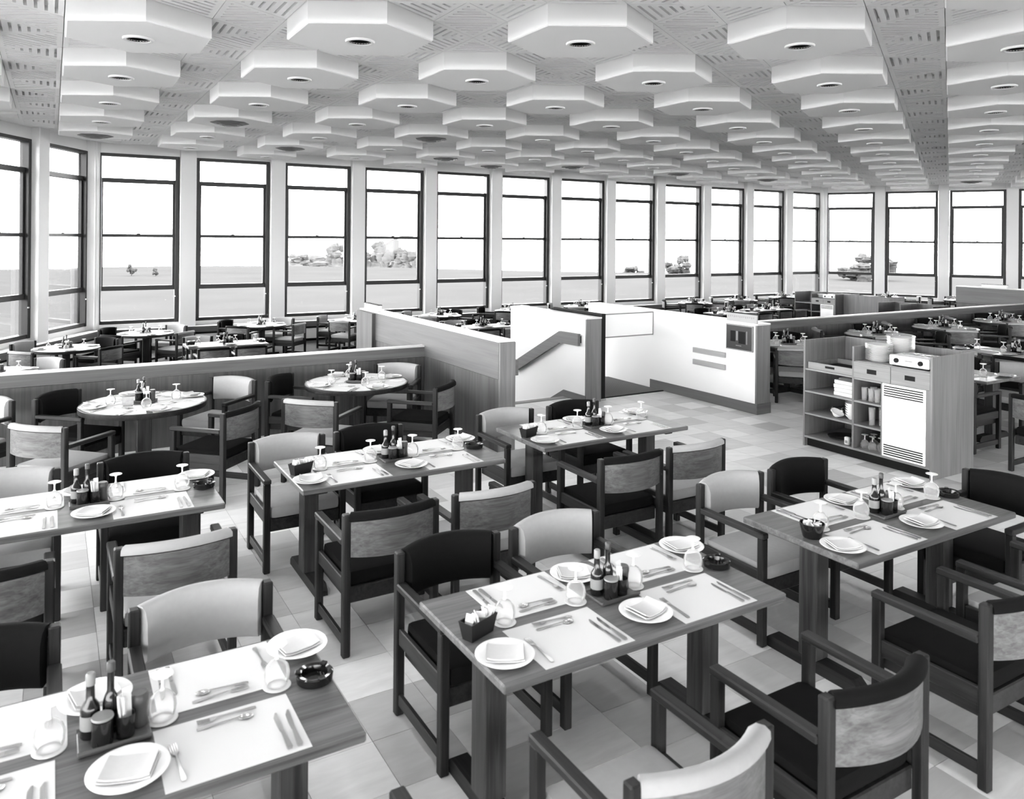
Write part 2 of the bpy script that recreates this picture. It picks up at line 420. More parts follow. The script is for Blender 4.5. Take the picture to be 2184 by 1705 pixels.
# ---- window walls
def ledge_mesh(): pass
jw = 0.095
win_parts = [
    ('jamb', box_mesh('jamb', 'dframe', 0, jw, -0.14, 0.06, Z_SILL, Z_TOP, bev=0.006)),
    ('jamb', box_mesh('jamb', 'dframe', WW - jw, WW, -0.14, 0.06, Z_SILL, Z_TOP, bev=0.006)),
    ('head', box_mesh('head', 'dframe', jw, WW - jw, -0.14, 0.06, Z_TOP - 0.075, Z_TOP, bev=0.006)),
    ('sill', box_mesh('sill', 'dframe', jw, WW - jw, -0.12, 0.06, Z_SILL, Z_SILL + 0.085, bev=0.006)),
    ('transom', box_mesh('transom', 'dframe', jw, WW - jw, -0.07, 0.05, 0.985, 1.10, bev=0.006)),
    ('transom', box_mesh('transom', 'dframe', jw, WW - jw, -0.07, 0.05, 3.68, 3.79, bev=0.006)),
    ('meeting_rail', box_mesh('meeting_rail', 'dframe', jw, WW - jw, -0.05, 0.03, 2.322, 2.398, bev=0.005), [('sash_lock', box_mesh('sash_lock', 'dframe', WW / 2 - 0.04, WW / 2 + 0.04, -0.075, -0.045, 2.395, 2.418, bev=0.005))]),
    ('stile', box_mesh('stile', 'dframe', jw, jw + 0.05, -0.05, 0.03, 1.10, 3.68, bev=0.004)),
    ('stile', box_mesh('stile', 'dframe', WW - jw - 0.05, WW - jw, -0.05, 0.03, 1.10, 3.68, bev=0.004)),
    ('latch', box_mesh('latch', 'white', WW - jw - 0.02, WW - jw + 0.02, -0.165, -0.14, 0.80, 0.83, bev=0.004)),
]
for z0, z1, e in ((Z_SILL + 0.085, 0.985, 0), (1.10, 2.322, 0.05), (2.398, 3.68, 0.05), (3.79, Z_TOP - 0.075, 0)):
    win_parts.append(('pane', box_mesh('pane', 'pane', jw + e, WW - jw - e, -0.008, -0.004, z0, z1)))
pillar_me = box_mesh('pillar', 'pillar', -0.19, 0.19, -0.30, 0.12, LOW, ZRIB + 0.06, bev=0.008)
cpil_me = box_mesh('pillar', 'pillar', -0.11, 0.20, -0.30, 0.12, LOW, ZRIB + 0.06, bev=0.008)
cpil2_me = box_mesh('pillar', 'pillar', -0.20, 0.11, -0.30, 0.12, LOW, ZRIB + 0.06, bev=0.008)
ledge_me = MB().box(0.0, SIDE, -0.46, -0.02, 0.02, 0.05).mesh('ledge', 'white')
fascia_me = MB().box(0.1, SIDE - 0.1, -0.475, -0.44, -0.10, 0.045).mesh('fascia', 'part_x')
recess_me = MB().box(0.1, SIDE - 0.1, -0.40, -0.3, LOW, 0.0).mesh('recess', 'black')
rad_me = box_mesh('radiator_cover', 'white', 0.01, PITCH - 0.02, -0.45, -0.40, LOW + 0.07, -0.155, bev=0.004)
wn = [0]
def window_wall(name, k, label, visible):
    a = TH - k * PI / 3
    mb = MB().box(0, SIDE, -0.12, 0.14, LOW - 0.2, Z_SILL).box(0, SIDE, -0.12, 0.14, Z_TOP, ZRIB + 0.3)
    if visible is None: mb.box(0, SIDE, -0.1, 0.1, Z_SILL, Z_TOP)
    elif not visible:
        for i in range(13):
            x = -0.2 + PITCH * i; mb.box(max(0, x), min(SIDE, x + 0.4), -0.3, 0.1, Z_SILL, Z_TOP)
    wl = link(name, mb.mesh(name, 'white'), None, P[k], a); tag(wl, label, kind='structure')
    if not visible: return
    for i in range(0 if visible is True else visible[0], 12 if visible is True else visible[1]):
        x0 = 0.195 + PITCH * i
        pos = P[k] + Matrix.Rotation(a, 3, 'Z') @ Vector((x0, 0, 0))
        wn[0] += 1
        e = thing('window_%d' % wn[0], win_parts, pos, a, 'tall dark-framed sash window, %s along the %s' % (ORD[i], label.split(' of ')[0].replace('white ', '')), None)
        tag(e, kind='structure')
    for i in range(11): link('pillar', pillar_me, wl, (0.195 + WW + 0.2 + PITCH * i, 0, 0))
    link('pillar', cpil2_me, wl, (0.085, 0, 0)); link('pillar', cpil_me, wl, (SIDE - 0.085, 0, 0))
    link('ledge', ledge_me, wl); link('fascia', fascia_me, wl); link('recess', recess_me, wl)
    for i in range(12): link('radiator_cover', rad_me, wl, (0.01 + PITCH * i, 0, 0))
window_wall('wall_back', 0, 'white long window wall of white pillars over radiator covers', True)
window_wall('wall_right', 1, 'white far window wall of white pillars beyond the low partition', (0, 6))
window_wall('wall_left', 5, 'white side window wall of white pillars at the room corner', (8, 12))
window_wall('wall_east', 2, 'unseen plain white wall, closed to keep daylight out', None)  # out of view; made solid so that side of the hall stays darker
window_wall('wall_south', 3, 'white window wall behind the viewer', False)
window_wall('wall_west', 4, 'white window wall on the unseen side', False)

# ---- outdoors: a pale lawn that breaks off, hazy hill, trees
lawn = MB(); ring = []
cx0, cy0 = 5.0, 8.0
for i in range(96):
    a = 2 * PI * i / 96
    rr = 74 + 6 * math.sin(3 * a + 1) + 4 * math.sin(7 * a)
    ring.append((cx0 + rr * math.cos(a), cy0 + rr * math.sin(a)))
lawn.prism(ring, -4.0, -0.75)
tag(link('lawn', lawn.mesh('lawn', 'lawn')), 'pale sunlit lawn outside the windows', kind='structure')
def far_pt(px, dist, z): return Vector(((px - CX) / F_PX * dist, dist, z))
def blob(mb, c, r, n=10, seed=0):
    rnd = random.Random(seed)
    bm = bmesh.new(); bmesh.ops.create_icosphere(bm, subdivisions=3, radius=1.0)
    ph = [rnd.uniform(0, 6) for _ in range(6)]
    vs = []
    for p in bm.verts:
        d = p.co.normalized(); k = 1 + 0.16 * math.sin(5 * d.x + ph[0]) + 0.14 * math.sin(7 * d.y + ph[1]) + 0.12 * math.sin(9 * d.z + ph[2]) + rnd.uniform(-0.08, 0.08)
        vs.append((c[0] + d.x * r[0] * k, c[1] + d.y * r[1] * k, c[2] + d.z * r[2] * k))
    bm.verts.index_update()
    mb.add(vs, [tuple(v_.index for v_ in f.verts) for f in bm.faces]); bm.free()
def tree(px, dist, zb, h, wid, label, seed, name='tree'):
    c = far_pt(px, dist, zb); rnd = random.Random(seed)
    cr = MB()
    for k in range(14):
        zz = rnd.uniform(.38, .88); sp_ = 0.42 * math.sin(PI * min(1, max(0.15, (1.02 - zz) / 0.75)))
        blob(cr, (rnd.uniform(-1, 1) * sp_ * wid, rnd.uniform(-1, 1) * sp_ * wid, h * zz), (wid * rnd.uniform(.10, .19), wid * rnd.uniform(.10, .19), h * rnd.uniform(.08, .14)), seed=seed * 10 + k)
    tk = MB().lathe([(wid * 0.05, 0), (wid * 0.035, h * 0.6)], 8)
    thing(name, [('crown', cr.mesh('crown', 'leaf', 60)), ('trunk', tk.mesh('trunk', 'trunk'))], c, 0, label, 'tree' if name == 'tree' else 'bush', 'plants outside the windows')
hillm = MB(); NX, NY = 40, 10
hp = []
for j in range(NY + 1):
    for i in range(NX + 1):
        s = i / NX; t = j / NY
        px = 596 + 300 * s; dist = 118 + 40 * t
        base = -6.0
        top = HC + (HY - (566 - 8 * math.sin(s * 9) - 50 * min(1, max(0, (s - 0.42) / 0.45)))) * 150 / F_PX
        z = base + (top - base) * math.sin(min(1, t * 1.3) * PI / 2) + 0.35 * math.sin(11 * s + 5 * t)
        q = far_pt(px, dist, z); hp.append(q)
fs = [(j * (NX + 1) + i, j * (NX + 1) + i + 1, (j + 1) * (NX + 1) + i + 1, (j + 1) * (NX + 1) + i) for j in range(NY) for i in range(NX)]
hillm.add(hp, fs)
tag(link('hill', hillm.mesh('hill', 'hill', 60)), 'hazy pale hillside rising beyond the lawn', kind='structure')
for k, (px, d, zb, h, wd) in enumerate([(650, 112, -2.9, 3.0, 5.5), (728, 104, -3.2, 4.9, 4.6), (796, 111, -3.6, 5.4, 5.0), (838, 103, -3.6, 4.6, 4.6), (872, 95, -3.6, 4.8, 4.6), (688, 97, -2.8, 2.2, 4.6)]):
    tree(px, d, zb, h, wd, 'hazy dark tree, %s along the slope of the pale hillside' % ORD[k], 3 + k)
tree(1450, 70, -1.6, 2.6, 2.6, 'small round tree outside the window behind the stair screen', 21)
tree(1350, 74, -2.0, 1.9, 2.2, 'low round bush on the lawn edge', 22, 'bush')
tree(1855, 62, -2.0, 3.4, 4.2, 'spreading hazy tree outside the window beyond the far shelf unit', 23)
tree(1835, 50, -1.9, 1.3, 4.0, 'low hazy hedge clump below the spreading tree', 24, 'bush')
tree(281, 60, -0.9, 1.1, 0.7, 'tiny upright shrub on the lawn edge by the corner window', 25, 'bush')
tree(333, 60, -0.9, 0.8, 0.5, 'tiny leaning shrub on the lawn edge by the corner window', 26, 'bush')
hb = far_pt(877, 122, -1.2)
thing('white_house', [('wall', box_mesh('wall', 'white', -1.6, 1.6, -2, 2, 0, 3.2)), ('roof', MB().prism([(-1.8, -2.2), (1.8, -2.2), (1.8, 2.2), (-1.8, 2.2)], 3.2, 3.4).mesh('roof', 'white')), ('chimney', box_mesh('chimney', 'white', 0.6, 1.0, -0.3, 0.3, 3.4, 4.0))], hb, 0, 'white flat-roofed building at the crest of the hill', 'building')

# ---- low partitions, stair walls, stairs
def partition(u0, u1, v0, v1, z0, z1, zb, label, along='u', cap=True):
    r_ = grid_root('partition', (u0 + u1) / 2, (v0 + v1) / 2, z0, label, kind='structure')
    du, dv = (u1 - u0) / 2, (v1 - v0) / 2; h = z1 - z0; hb_ = zb - z0
    link('panel', box_mesh('panel', 'part_z', -du, du, -dv, dv, 0, hb_), r_)
    e = 0.008
    bm_ = 'part_x' if along == 'u' else wood_v
    link('band', box_mesh('band', bm_, -du - e, du + e, -dv - e, dv + e, hb_ + 0.006, h - 0.022), r_)
    link('cap', box_mesh('cap', 'cap', -du - 0.014, du + 0.014, -dv - 0.014, dv + 0.014, h - 0.022, h, bev=0.004), r_)
    return r_
wood_v = wood('partition_wood_band_v', 0.09, 0.13, 'Y', 0.5, 0.6); M['part_y'] = wood_v
partition(-6.0, 4.24, 9.43, 9.51, -0.0, 0.945, 0.79, 'long low wooden partition behind the round tables')
partition(8.52, 27.0, 9.57, 9.65, -0.0, 0.945, 0.79, 'long low wooden partition running behind the service station')
dg = partition(4.25, 4.44, 7.45, 11.9, LOW, 1.235, 0.80, 'higher wooden partition running back beside the stairs', 'v')
link('end_post', box_mesh('end_post', 'stwood', -0.10, 0.10, -2.262, -2.225, 0, 1.235 - LOW - 0.022, bev=0.004), dg)
link('end_pier', box_mesh('end_pier', 'part_z', -0.16, 0.12, 1.55, 2.24, 0, 1.235 - LOW - 0.03), dg)
fr = partition(20.2, 20.4, 7.6, 11.5, LOW, 1.235, 0.80, 'pale high partition beyond the long low partition', 'v')
# left stair wall and right stair wall: white laminate, wooden end panels
def stair_wall(u0, u1, v0, v1, label):
    r_ = grid_root('partition', (u0 + u1) / 2, (v0 + v1) / 2, LOW, label, kind='structure')
    du, dv = (u1 - u0) / 2, (v1 - v0) / 2; h = 1.225 - LOW
    link('core', box_mesh('core', 'laminate', -du, du, -dv, dv, 0, h - 0.02), r_)
    link('end_panel', box_mesh('end_panel', 'stwood', -du - 0.004, du + 0.004, -dv - 0.03, -dv, 0, h - 0.02), r_)
    link('cap', box_mesh('cap', 'cap', -du - 0.01, du + 0.01, -dv - 0.035, dv + 0.01, h - 0.02, h + 0.005, bev=0.004), r_)
    return r_
sl = stair_wall(6.64, 6.90, 9.12, 11.25, 'white stair wall carrying a sloping wooden handrail')
sr = stair_wall(8.25, 8.50, 7.42, 11.25, 'white stair wall with a wooden end post and dark kickboard')
du = 0.125; dv = (11.25 - 7.42) / 2
link('kickboard', box_mesh('kickboard', 'part_y', -du - 0.012, -du, -dv - 0.035, dv - 1.68, -LOW, -LOW + 0.14), sr)
link('kickboard', box_mesh('kickboard', 'part_x', -du - 0.012, du + 0.01, -dv - 0.045, -dv - 0.03, -LOW, -LOW + 0.14), sr)
# skirting along the stairs on the left stair wall (slopes down with the flight)
sk = MB(); y0, y1, y2, y3 = 9.10, 9.66, 10.62, 11.25
prof = [(y0, -0.15), (y0, 0.10), (y1, 0.10), (y2, LOW + 0.10), (y3, LOW + 0.10), (y3, LOW), (y2 - .1, LOW)]
n_ = len(prof); cv = (9.12 + 11.25) / 2
vs_ = [(-0.142, a - cv, b - LOW) for a, b in prof] + [(-0.128, a - cv, b - LOW) for a, b in prof]
sk.add(vs_, [tuple(range(n_)), tuple(range(2 * n_ - 1, n_ - 1, -1))] + [(i, n_ + i, n_ + (i + 1) % n_, (i + 1) % n_) for i in range(n_)])
link('skirting', sk.mesh('skirting', 'part_y'), sl)
st = grid_root('stairs', 5.54, 9.5, LOW, 'short flight of steps down to the window terrace', kind='structure')
link('landing', box_mesh('landing', 'screed', -1.09, 1.09, 0.05, 0.17, 0, -LOW), st)
for k in range(2):
    link('step', box_mesh('step', 'screed', -1.09, 1.09, 0.17 + 0.32 * k, 0.49 + 0.32 * k, 0, -LOW - (k + 1) * 0.1667), st)
ld = gb('floor', 'screed', 6.90, 8.25, 9.55, 11.1, LOW, -0.004); tag(ld, 'landing behind the white stair walls', kind='structure')
rm = grid_root('ribbed_mat', 7.575, 9.95, 0.0, 'dark ribbed rubber mat on the landing between the white walls', 'mat')
link('base', box_mesh('base', 'mat_rib', -0.66, 0.66, -0.68, 0.7, -0.003, 0.006), rm)
link('nosing', box_mesh('nosing', 'black', -0.66, 0.66, -0.71, -0.68, -0.003, 0.014), rm)
ribm = MB()
for i in range(44): ribm.box(-0.65 + i * 0.03, -0.638 + i * 0.03, -0.67, 0.69, 0.006, 0.011)
tag(link('ribs', ribm.mesh('ribs', plain('ribbed_rubber_top', 0.16, 0.7, 0.3)), rm), kind='stuff')

# handrails
def handrail(u_face, side, pts, label):
    """pts: (v, z) of centre line; flat wooden board standing off the wall"""
    t = 0.045; h = 0.175; off = 0.05 * side
    mb = MB(); rings = []
    for i, (v_, z_) in enumerate(pts):
        rings.append([(-t / 2, v_, z_ - h / 2), (t / 2, v_, z_ - h / 2), (t / 2, v_, z_ + h / 2), (-t / 2, v_, z_ + h / 2)])
    mb.sweep(rings)
    br = [('bracket', box_mesh('bracket', 'black', min(0, -off), max(0, -off), v_ - 0.02, v_ + 0.02, z_ - 0.05, z_ + 0.05)) for v_, z_ in (pts[0][0:1] + (pts[0][1],), ((pts[1][0] + pts[2][0]) / 2, (pts[1][1] + pts[2][1]) / 2))]
    br[0] = ('bracket', box_mesh('bracket', 'black', min(0, -off), max(0, -off), pts[0][0] + 0.01, pts[0][0] + 0.05, pts[0][1] - 0.05, pts[0][1] + 0.05))
    e = link('handrail', None, None, W(u_face + off, 0, 0), TH); tag(e, label, 'handrail')
    link('rail', mb.mesh('rail', 'part_y'), e)
    for b_ in br: link(b_[0], b_[1], e)
handrail(6.64, -1, [(9.21, 0.90), (9.70, 0.89), (11.0, 0.26)], 'bent wooden handrail sloping down the white stair wall')
handrail(4.46, 1, [(7.50, 0.91), (9.70, 0.89), (11.0, 0.26)], 'wooden handrail on the stair side of the wooden partition')
# open smoked-glass leaf folded against the left stair wall, and the white flap panel across the opening
dl = grid_root('glass_gate', 6.965, 9.12, 0.0, 'smoked glass gate leaf folded back against the white stair wall', 'gate')
link('stile', box_mesh('stile', 'black', -0.035, 0.035, 0.0, 0.035, 0.03, 1.27), dl)
link('stile', box_mesh('stile', 'black', -0.02, 0.02, 1.3, 1.34, 0.03, 1.25), dl)
link('top_rail', box_mesh('top_rail', 'black', -0.02, 0.02, 0.035, 1.3, 1.235, 1.27), dl)
link('bottom_rail', box_mesh('bottom_rail', 'black', -0.02, 0.02, 0.035, 1.3, 0.03, 0.09), dl)
link('pane', box_mesh('pane', 'door_glass', -0.005, 0.005, 0.035, 1.3, 0.09, 1.235), dl)
link('hinge', box_mesh('hinge', 'steel', -0.05, 0.045, -0.01, 0.05, 0.0, 0.03), dl)
fp = grid_root('flap_panel', 7.63, 9.52, 0.0, 'white flap panel with dark edging across the stair opening', 'flap panel')
link('board', box_mesh('board', 'laminate', -0.615, 0.60, -0.015, 0.015, 0.87, 1.205), fp)
for a in ((-0.62, 0.60, 1.205, 1.222), (-0.62, 0.60, 0.852, 0.87)): link('edging', box_mesh('edging', 'mid', a[0], a[1], -0.02, 0.02, a[2], a[3]), fp)
link('edging', box_mesh('edging', 'mid', 0.60, 0.612, -0.02, 0.02, 0.852, 1.222), fp)
# menu board, card and rails on the right stair wall
mbd = grid_root('poster_board', 8.236, 7.70, 0.0, 'dark framed poster of a mug and jug on the white stair wall', 'poster')
link('board', box_mesh('board', plain('poster_dark', 0.03, 0.5, 0.4), -0.012, 0.012, -0.245, 0.225, 0.845, 1.18), mbd)
for a in ((-0.245, 0.225, 0.835, 0.85), (-0.245, 0.225, 1.175, 1.19), (-0.25, -0.24, 0.835, 1.19), (0.22, 0.23, 0.835, 1.19)):
    link('frame_bar', box_mesh('frame_bar', 'mid', -0.016, 0.010, a[0], a[1], a[2], a[3]), mbd)
pm = plain('poster_print_pale', 0.20, 0.5, 0.3)
for nm, mt, y0, y1, z0, z1 in (('mug_print', 'black', -0.12, 0.0, 0.93, 1.10), ('jug_print', 'black', 0.06, 0.15, 0.95, 1.10), ('handle_print', pm, -0.155, -0.14, 0.93, 1.11), ('highlight_print', pm, 0.015, 0.045, 0.97, 1.10), ('caption_print', pm, -0.05, 0.05, 0.895, 0.905)):
    link(nm, box_mesh(nm, mt, -0.0135, -0.012, y0, y1, z0, z1), mbd)
sg = grid_root('sign_card', 8.262, 7.68, 0.0, 'pale sign card with a row of small letters standing on the stair wall', 'sign')
link('card', box_mesh('card', plain('grey_card', 0.34, 0.6, 0.3), -0.008, 0.008, -0.28, 0.27, 1.231, 1.345), sg)
link('top_strip', box_mesh('top_strip', 'black', -0.012, 0.012, -0.285, 0.275, 1.345, 1.358), sg)
lt = MB()
for i in range(14):
    x = 0.235 - i * 0.035; lt.box(-0.0092, -0.008, x - 0.007, x + 0.007, 1.285 + 0.004 * (i % 3), 1.312)
tag(link('lettering', lt.mesh('lettering', 'mid'), sg), kind='stuff')
for nm, z0 in (('upper', 0.695), ('lower', 0.52)):
    rl = grid_root('wall_shelf_rail', 8.232, 8.27, z0, 'grey wooden %s rail of the pair on the white stair wall' % nm, 'rail', 'rails on the stair wall')
    link('board', box_mesh('board', 'railm', -0.018, 0.014, -0.32, 0.32, 0, 0.075, bev=0.004), rl)
    link('bracket', box_mesh('bracket', 'mid', 0.0, 0.016, -0.25, -0.2, 0.01, 0.06), rl); link('bracket', box_mesh('bracket', 'mid', 0.0, 0.016, 0.2, 0.25, 0.01, 0.06), rl)
sc = grid_root('sign_card', 4.30, 11.5, 1.237, 'small pale sign card on the far end of the wooden partition', 'sign')
link('card', box_mesh('card', 'white', -0.03, 0.03, -0.3, 0.3, 0, 0.09), sc); link('top_strip', box_mesh('top_strip', 'black', -0.035, 0.035, -0.31, 0.31, 0.09, 0.098), sc)
sc = grid_root('sign_card', 20.3, 10.6, 1.237, 'small pale sign card on the high partition near the far window wall', 'sign')
link('card', box_mesh('card', 'white', -0.03, 0.03, -0.3, 0.3, 0, 0.07), sc); link('top_strip', box_mesh('top_strip', 'black', -0.035, 0.035, -0.31, 0.31, 0.07, 0.078), sc)

exec_later = []
# ================================================================== FURNITURE
# ---- armchair: wooden frame, curved upholstered back with veneered shell
def pad_rings(prof, xs):
    rings = []
    for s in xs:
        x = s * 0.248; y0 = -0.262 - 0.075 * (1 - s * s)
        sl = 0.15 * s / 0.248 * 0.248 * 2
        nx, ny = math.sin(-0.55 * s), math.cos(-0.55 * s)
        rings.append([(x + nx * d, y0 + ny * d, z - 0.012 * s * s * (1 if z > 0.7 else 0)) for d, z in prof])
    return rings
xs = [-1 + 2 * i / 12 for i in range(13)]
pad_prof = [(0.002, 0.580), (0.030, 0.572), (0.046, 0.590), (0.050, 0.66), (0.048, 0.755), (0.036, 0.800), (0.012, 0.820), (-0.016, 0.820), (-0.034, 0.806), (-0.036, 0.782), (-0.020, 0.774), (0.002, 0.772)]
shell_prof = [(-0.020, 0.562), (0.001, 0.562), (0.001, 0.77), (-0.020, 0.77)]
seat_mb = MB().box(-0.247, 0.247, -0.235, 0.262, 0.375, 0.462, bev=0.03)
cm = {}
for k in ('l', 'd'):
    cm['seat' + k] = seat_mb.mesh('seat', 'fab_' + k, 50)
    cm['pad' + k] = MB().sweep(pad_rings(pad_prof, xs)).mesh('backrest', 'fab_' + k, 50)
cm['shell'] = MB().sweep(pad_rings(shell_prof, xs)).mesh('back_shell', 'chairback', 40)
def chair_parts(k):
    p = [('seat', cm['seat' + k]), ('backrest', cm['pad' + k]), ('back_shell', cm['shell'])]
    for s in ('L', 'R'):
        for q in ('rear', 'front', 'arm', 'rail', 'str'):
            p.append(({'rear': 'leg', 'front': 'leg', 'arm': 'armrest', 'rail': 'side_rail', 'str': 'stretcher'}[q], cm[q + s]))
    p += [('seat_frame', cm['frame'])]
    return p
for s, x in (('L', -0.272), ('R', 0.272)):
    cm['rear' + s] = box_mesh('leg', 'chairwood_z', x - 0.022, x + 0.022, -0.285, -0.238, 0, 0.803, bev=0.006)
    cm['front' + s] = box_mesh('leg', 'chairwood_z', x - 0.022, x + 0.022, 0.222, 0.268, 0, 0.626, bev=0.005)
    cm['arm' + s] = box_mesh('armrest', 'chairwood_y', x - 0.026, x + 0.026, -0.240, 0.270, 0.624, 0.658, bev=0.006)
    cm['rail' + s] = box_mesh('side_rail', 'chairwood_y', x - 0.012, x + 0.012, -0.240, 0.224, 0.352, 0.432, bev=0.004)
    cm['str' + s] = box_mesh('stretcher', 'chairwood_y', x - 0.012, x + 0.012, -0.240, 0.224, 0.052, 0.108, bev=0.004)
cm['frame'] = box_mesh('seat_frame', 'chairwood_y', -0.25, 0.25, -0.245, 0.25, 0.285, 0.377, bev=0.006)
CP = {k: chair_parts(k) for k in 'ld'}
CNAME = {'l': 'light grey', 'd': 'dark'}
def chair(u, v, ang, k, seat, z=0.0, jit=0.0):
    """u, v: middle of the rear posts; ang: facing in the grid, degrees from +u"""
    a = math.radians(ang + jit)
    fu_, fv_ = math.cos(a), math.sin(a)
    p = W(u + 0.262 * fu_, v + 0.262 * fv_, z)
    lab = seat if seat.startswith('*') else '%s armchair, %s' % (CNAME[k], seat)
    return thing('armchair', CP[k], p, TH + a - PI / 2, lab.lstrip('*'), 'chair', 'wooden dining armchairs')

# ---- tables
TL, TWD, TZ = 1.50, 0.76, 0.74
rect_parts = [('table_top', box_mesh('table_top', 'tablewood', -TL / 2, TL / 2, -TWD / 2, TWD / 2, TZ - 0.036, TZ, bev=0.006))]
for x in (-0.60, 0.60):
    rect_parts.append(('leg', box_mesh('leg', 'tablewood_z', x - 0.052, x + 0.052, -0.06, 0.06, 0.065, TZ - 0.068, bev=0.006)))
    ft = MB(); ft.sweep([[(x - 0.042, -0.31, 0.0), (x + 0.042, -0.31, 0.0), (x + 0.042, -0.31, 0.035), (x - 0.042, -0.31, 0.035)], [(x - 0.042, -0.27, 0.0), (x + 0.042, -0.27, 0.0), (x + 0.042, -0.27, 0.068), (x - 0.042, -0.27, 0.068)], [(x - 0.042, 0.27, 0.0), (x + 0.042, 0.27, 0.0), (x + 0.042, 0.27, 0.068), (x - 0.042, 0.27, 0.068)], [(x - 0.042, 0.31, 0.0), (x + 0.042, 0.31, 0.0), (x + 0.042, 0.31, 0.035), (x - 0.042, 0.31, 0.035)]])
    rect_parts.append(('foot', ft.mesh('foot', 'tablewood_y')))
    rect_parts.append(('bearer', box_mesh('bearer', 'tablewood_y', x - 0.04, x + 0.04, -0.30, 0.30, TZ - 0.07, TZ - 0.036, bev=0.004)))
def round_parts(R):
    p = [('table_top', MB().lathe([(R - 0.012, TZ - 0.042), (R - 0.012, TZ)], 64).mesh('table_top', 'tablewood', 35)),
         ('edge_band', MB().lathe([(R - 0.0118, TZ - 0.050), (R - 0.002, TZ - 0.050), (R, TZ - 0.046), (R, TZ - 0.004), (R - 0.003, TZ + 0.0002), (R - 0.0118, TZ + 0.0002), (R - 0.0118, TZ - 0.050)], 64, close=False).mesh('edge_band', 'chairwood_y', 35)),
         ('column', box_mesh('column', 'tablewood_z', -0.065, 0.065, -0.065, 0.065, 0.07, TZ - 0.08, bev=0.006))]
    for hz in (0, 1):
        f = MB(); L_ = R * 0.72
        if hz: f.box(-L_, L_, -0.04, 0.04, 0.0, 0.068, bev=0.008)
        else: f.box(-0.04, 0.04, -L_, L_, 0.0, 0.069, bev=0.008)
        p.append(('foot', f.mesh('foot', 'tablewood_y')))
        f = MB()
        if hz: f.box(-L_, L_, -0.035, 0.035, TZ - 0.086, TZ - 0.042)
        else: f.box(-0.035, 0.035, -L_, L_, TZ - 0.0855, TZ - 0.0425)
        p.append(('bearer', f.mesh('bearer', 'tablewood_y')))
    return p
RR = 0.57
RP = round_parts(RR)

# ---- tableware
plate_me = MB().lathe([(0.060, 0.0), (0.066, 0.003), (0.093, 0.010), (0.113, 0.016), (0.1165, 0.0185), (0.1125, 0.0195), (0.090, 0.0135), (0.070, 0.0075), (0.0005, 0.0065)], 40).mesh('plate', 'china', 60)
plate_far = MB().lathe([(0.060, 0.0), (0.1155, 0.017), (0.112, 0.0195), (0.070, 0.0075), (0.0005, 0.0065)], 20).mesh('plate', 'china', 60)
def napkin_mesh(sd):
    rnd = random.Random(sd); mb = MB(); n = 7; up = rnd.uniform(0.001, 0.012)
    for lay in range(2):
        rings = []
        for i in range(n):
            s = -1 + 2 * i / (n - 1); z = 0.0105 + lay * 0.0062 + up * (abs(s) ** 3) * (1 if lay else 0.6) + 0.012 * max(0, abs(s) - 0.6)
            wd = 0.060 - 0.005 * lay; x = s * (0.074 - 0.004 * lay)
            rings.append([(x, -wd, z), (x + 0.004, wd, z + 0.002), (x + 0.004, wd, z + 0.0055), (x, -wd, z + 0.005)])
        mb.sweep(rings)
    return mb.mesh('napkin', 'napkin', 60)
nap = [napkin_mesh(i) for i in range(5)]
mat_me = box_mesh('placemat', 'paper', -0.215, 0.215, 0.015, 0.345, 0.0003, 0.0014)
sp = [(math.sin(t) * r, RR - math.cos(t) * r) for r, ts in ((0.545, [math.radians(-42 + 84 * i / 12) for i in range(13)]), (0.14, [math.radians(42 - 84 * i / 6) for i in range(7)])) for t in ts]
smat_me = MB().prism(sp, 0.0003, 0.0014).mesh('placemat', 'paper')
coast_me = MB().lathe([(0.048, 0.0), (0.050, 0.0015), (0.049, 0.003)], 28).mesh('coaster', 'paper', 40)
gob_prof = [(0.034, 0.0), (0.0355, 0.001), (0.043, 0.022), (0.0455, 0.045), (0.040, 0.068), (0.024, 0.086), (0.008, 0.094), (0.0045, 0.104), (0.0042, 0.128), (0.008, 0.138), (0.022, 0.1435), (0.035, 0.146), (0.0355, 0.1475), (0.0005, 0.150)]
gob_me = [('bowl', MB().lathe(gob_prof[:7], 28, close=False).mesh('bowl', 'goblet', 60)), ('stem', MB().lathe(gob_prof[6:10], 14, close=False).mesh('stem', 'gobfoot', 60)), ('foot', MB().lathe(gob_prof[9:], 28, close=False).mesh('foot', 'gobfoot', 60))]
gob_far = [('bowl', MB().lathe([(0.036, 0.0), (0.045, 0.045), (0.030, 0.080), (0.006, 0.095)], 14, close=False).mesh('bowl', 'goblet', 60)), ('foot', MB().lathe([(0.006, 0.095), (0.005, 0.13), (0.034, 0.143), (0.036, 0.148), (0.0005, 0.150)], 14, close=False).mesh('foot', 'gobfoot', 60))]
def fork_mesh():
    mb = MB(); t = 0.0025
    mb.sweep([[(-w_, y, z), (w_, y, z), (w_, y, z + t), (-w_, y, z + t)] for y, w_, z in ((-0.095, 0.006, 0), (-0.085, 0.0085, 0.001), (-0.03, 0.004, 0.004), (0.03, 0.0032, 0.006), (0.045, 0.010, 0.004), (0.055, 0.012, 0.003))])
    for x in (-0.0098, -0.0033, 0.0033, 0.0098): mb.sweep([[(x - w_, y, z), (x + w_, y, z), (x + w_, y, z + t), (x - w_, y, z + t)] for y, w_, z in ((0.052, 0.0022, 0.003), (0.08, 0.002, 0.004), (0.095, 0.0012, 0.006))])
    return mb.mesh('fork', 'steel', 40)
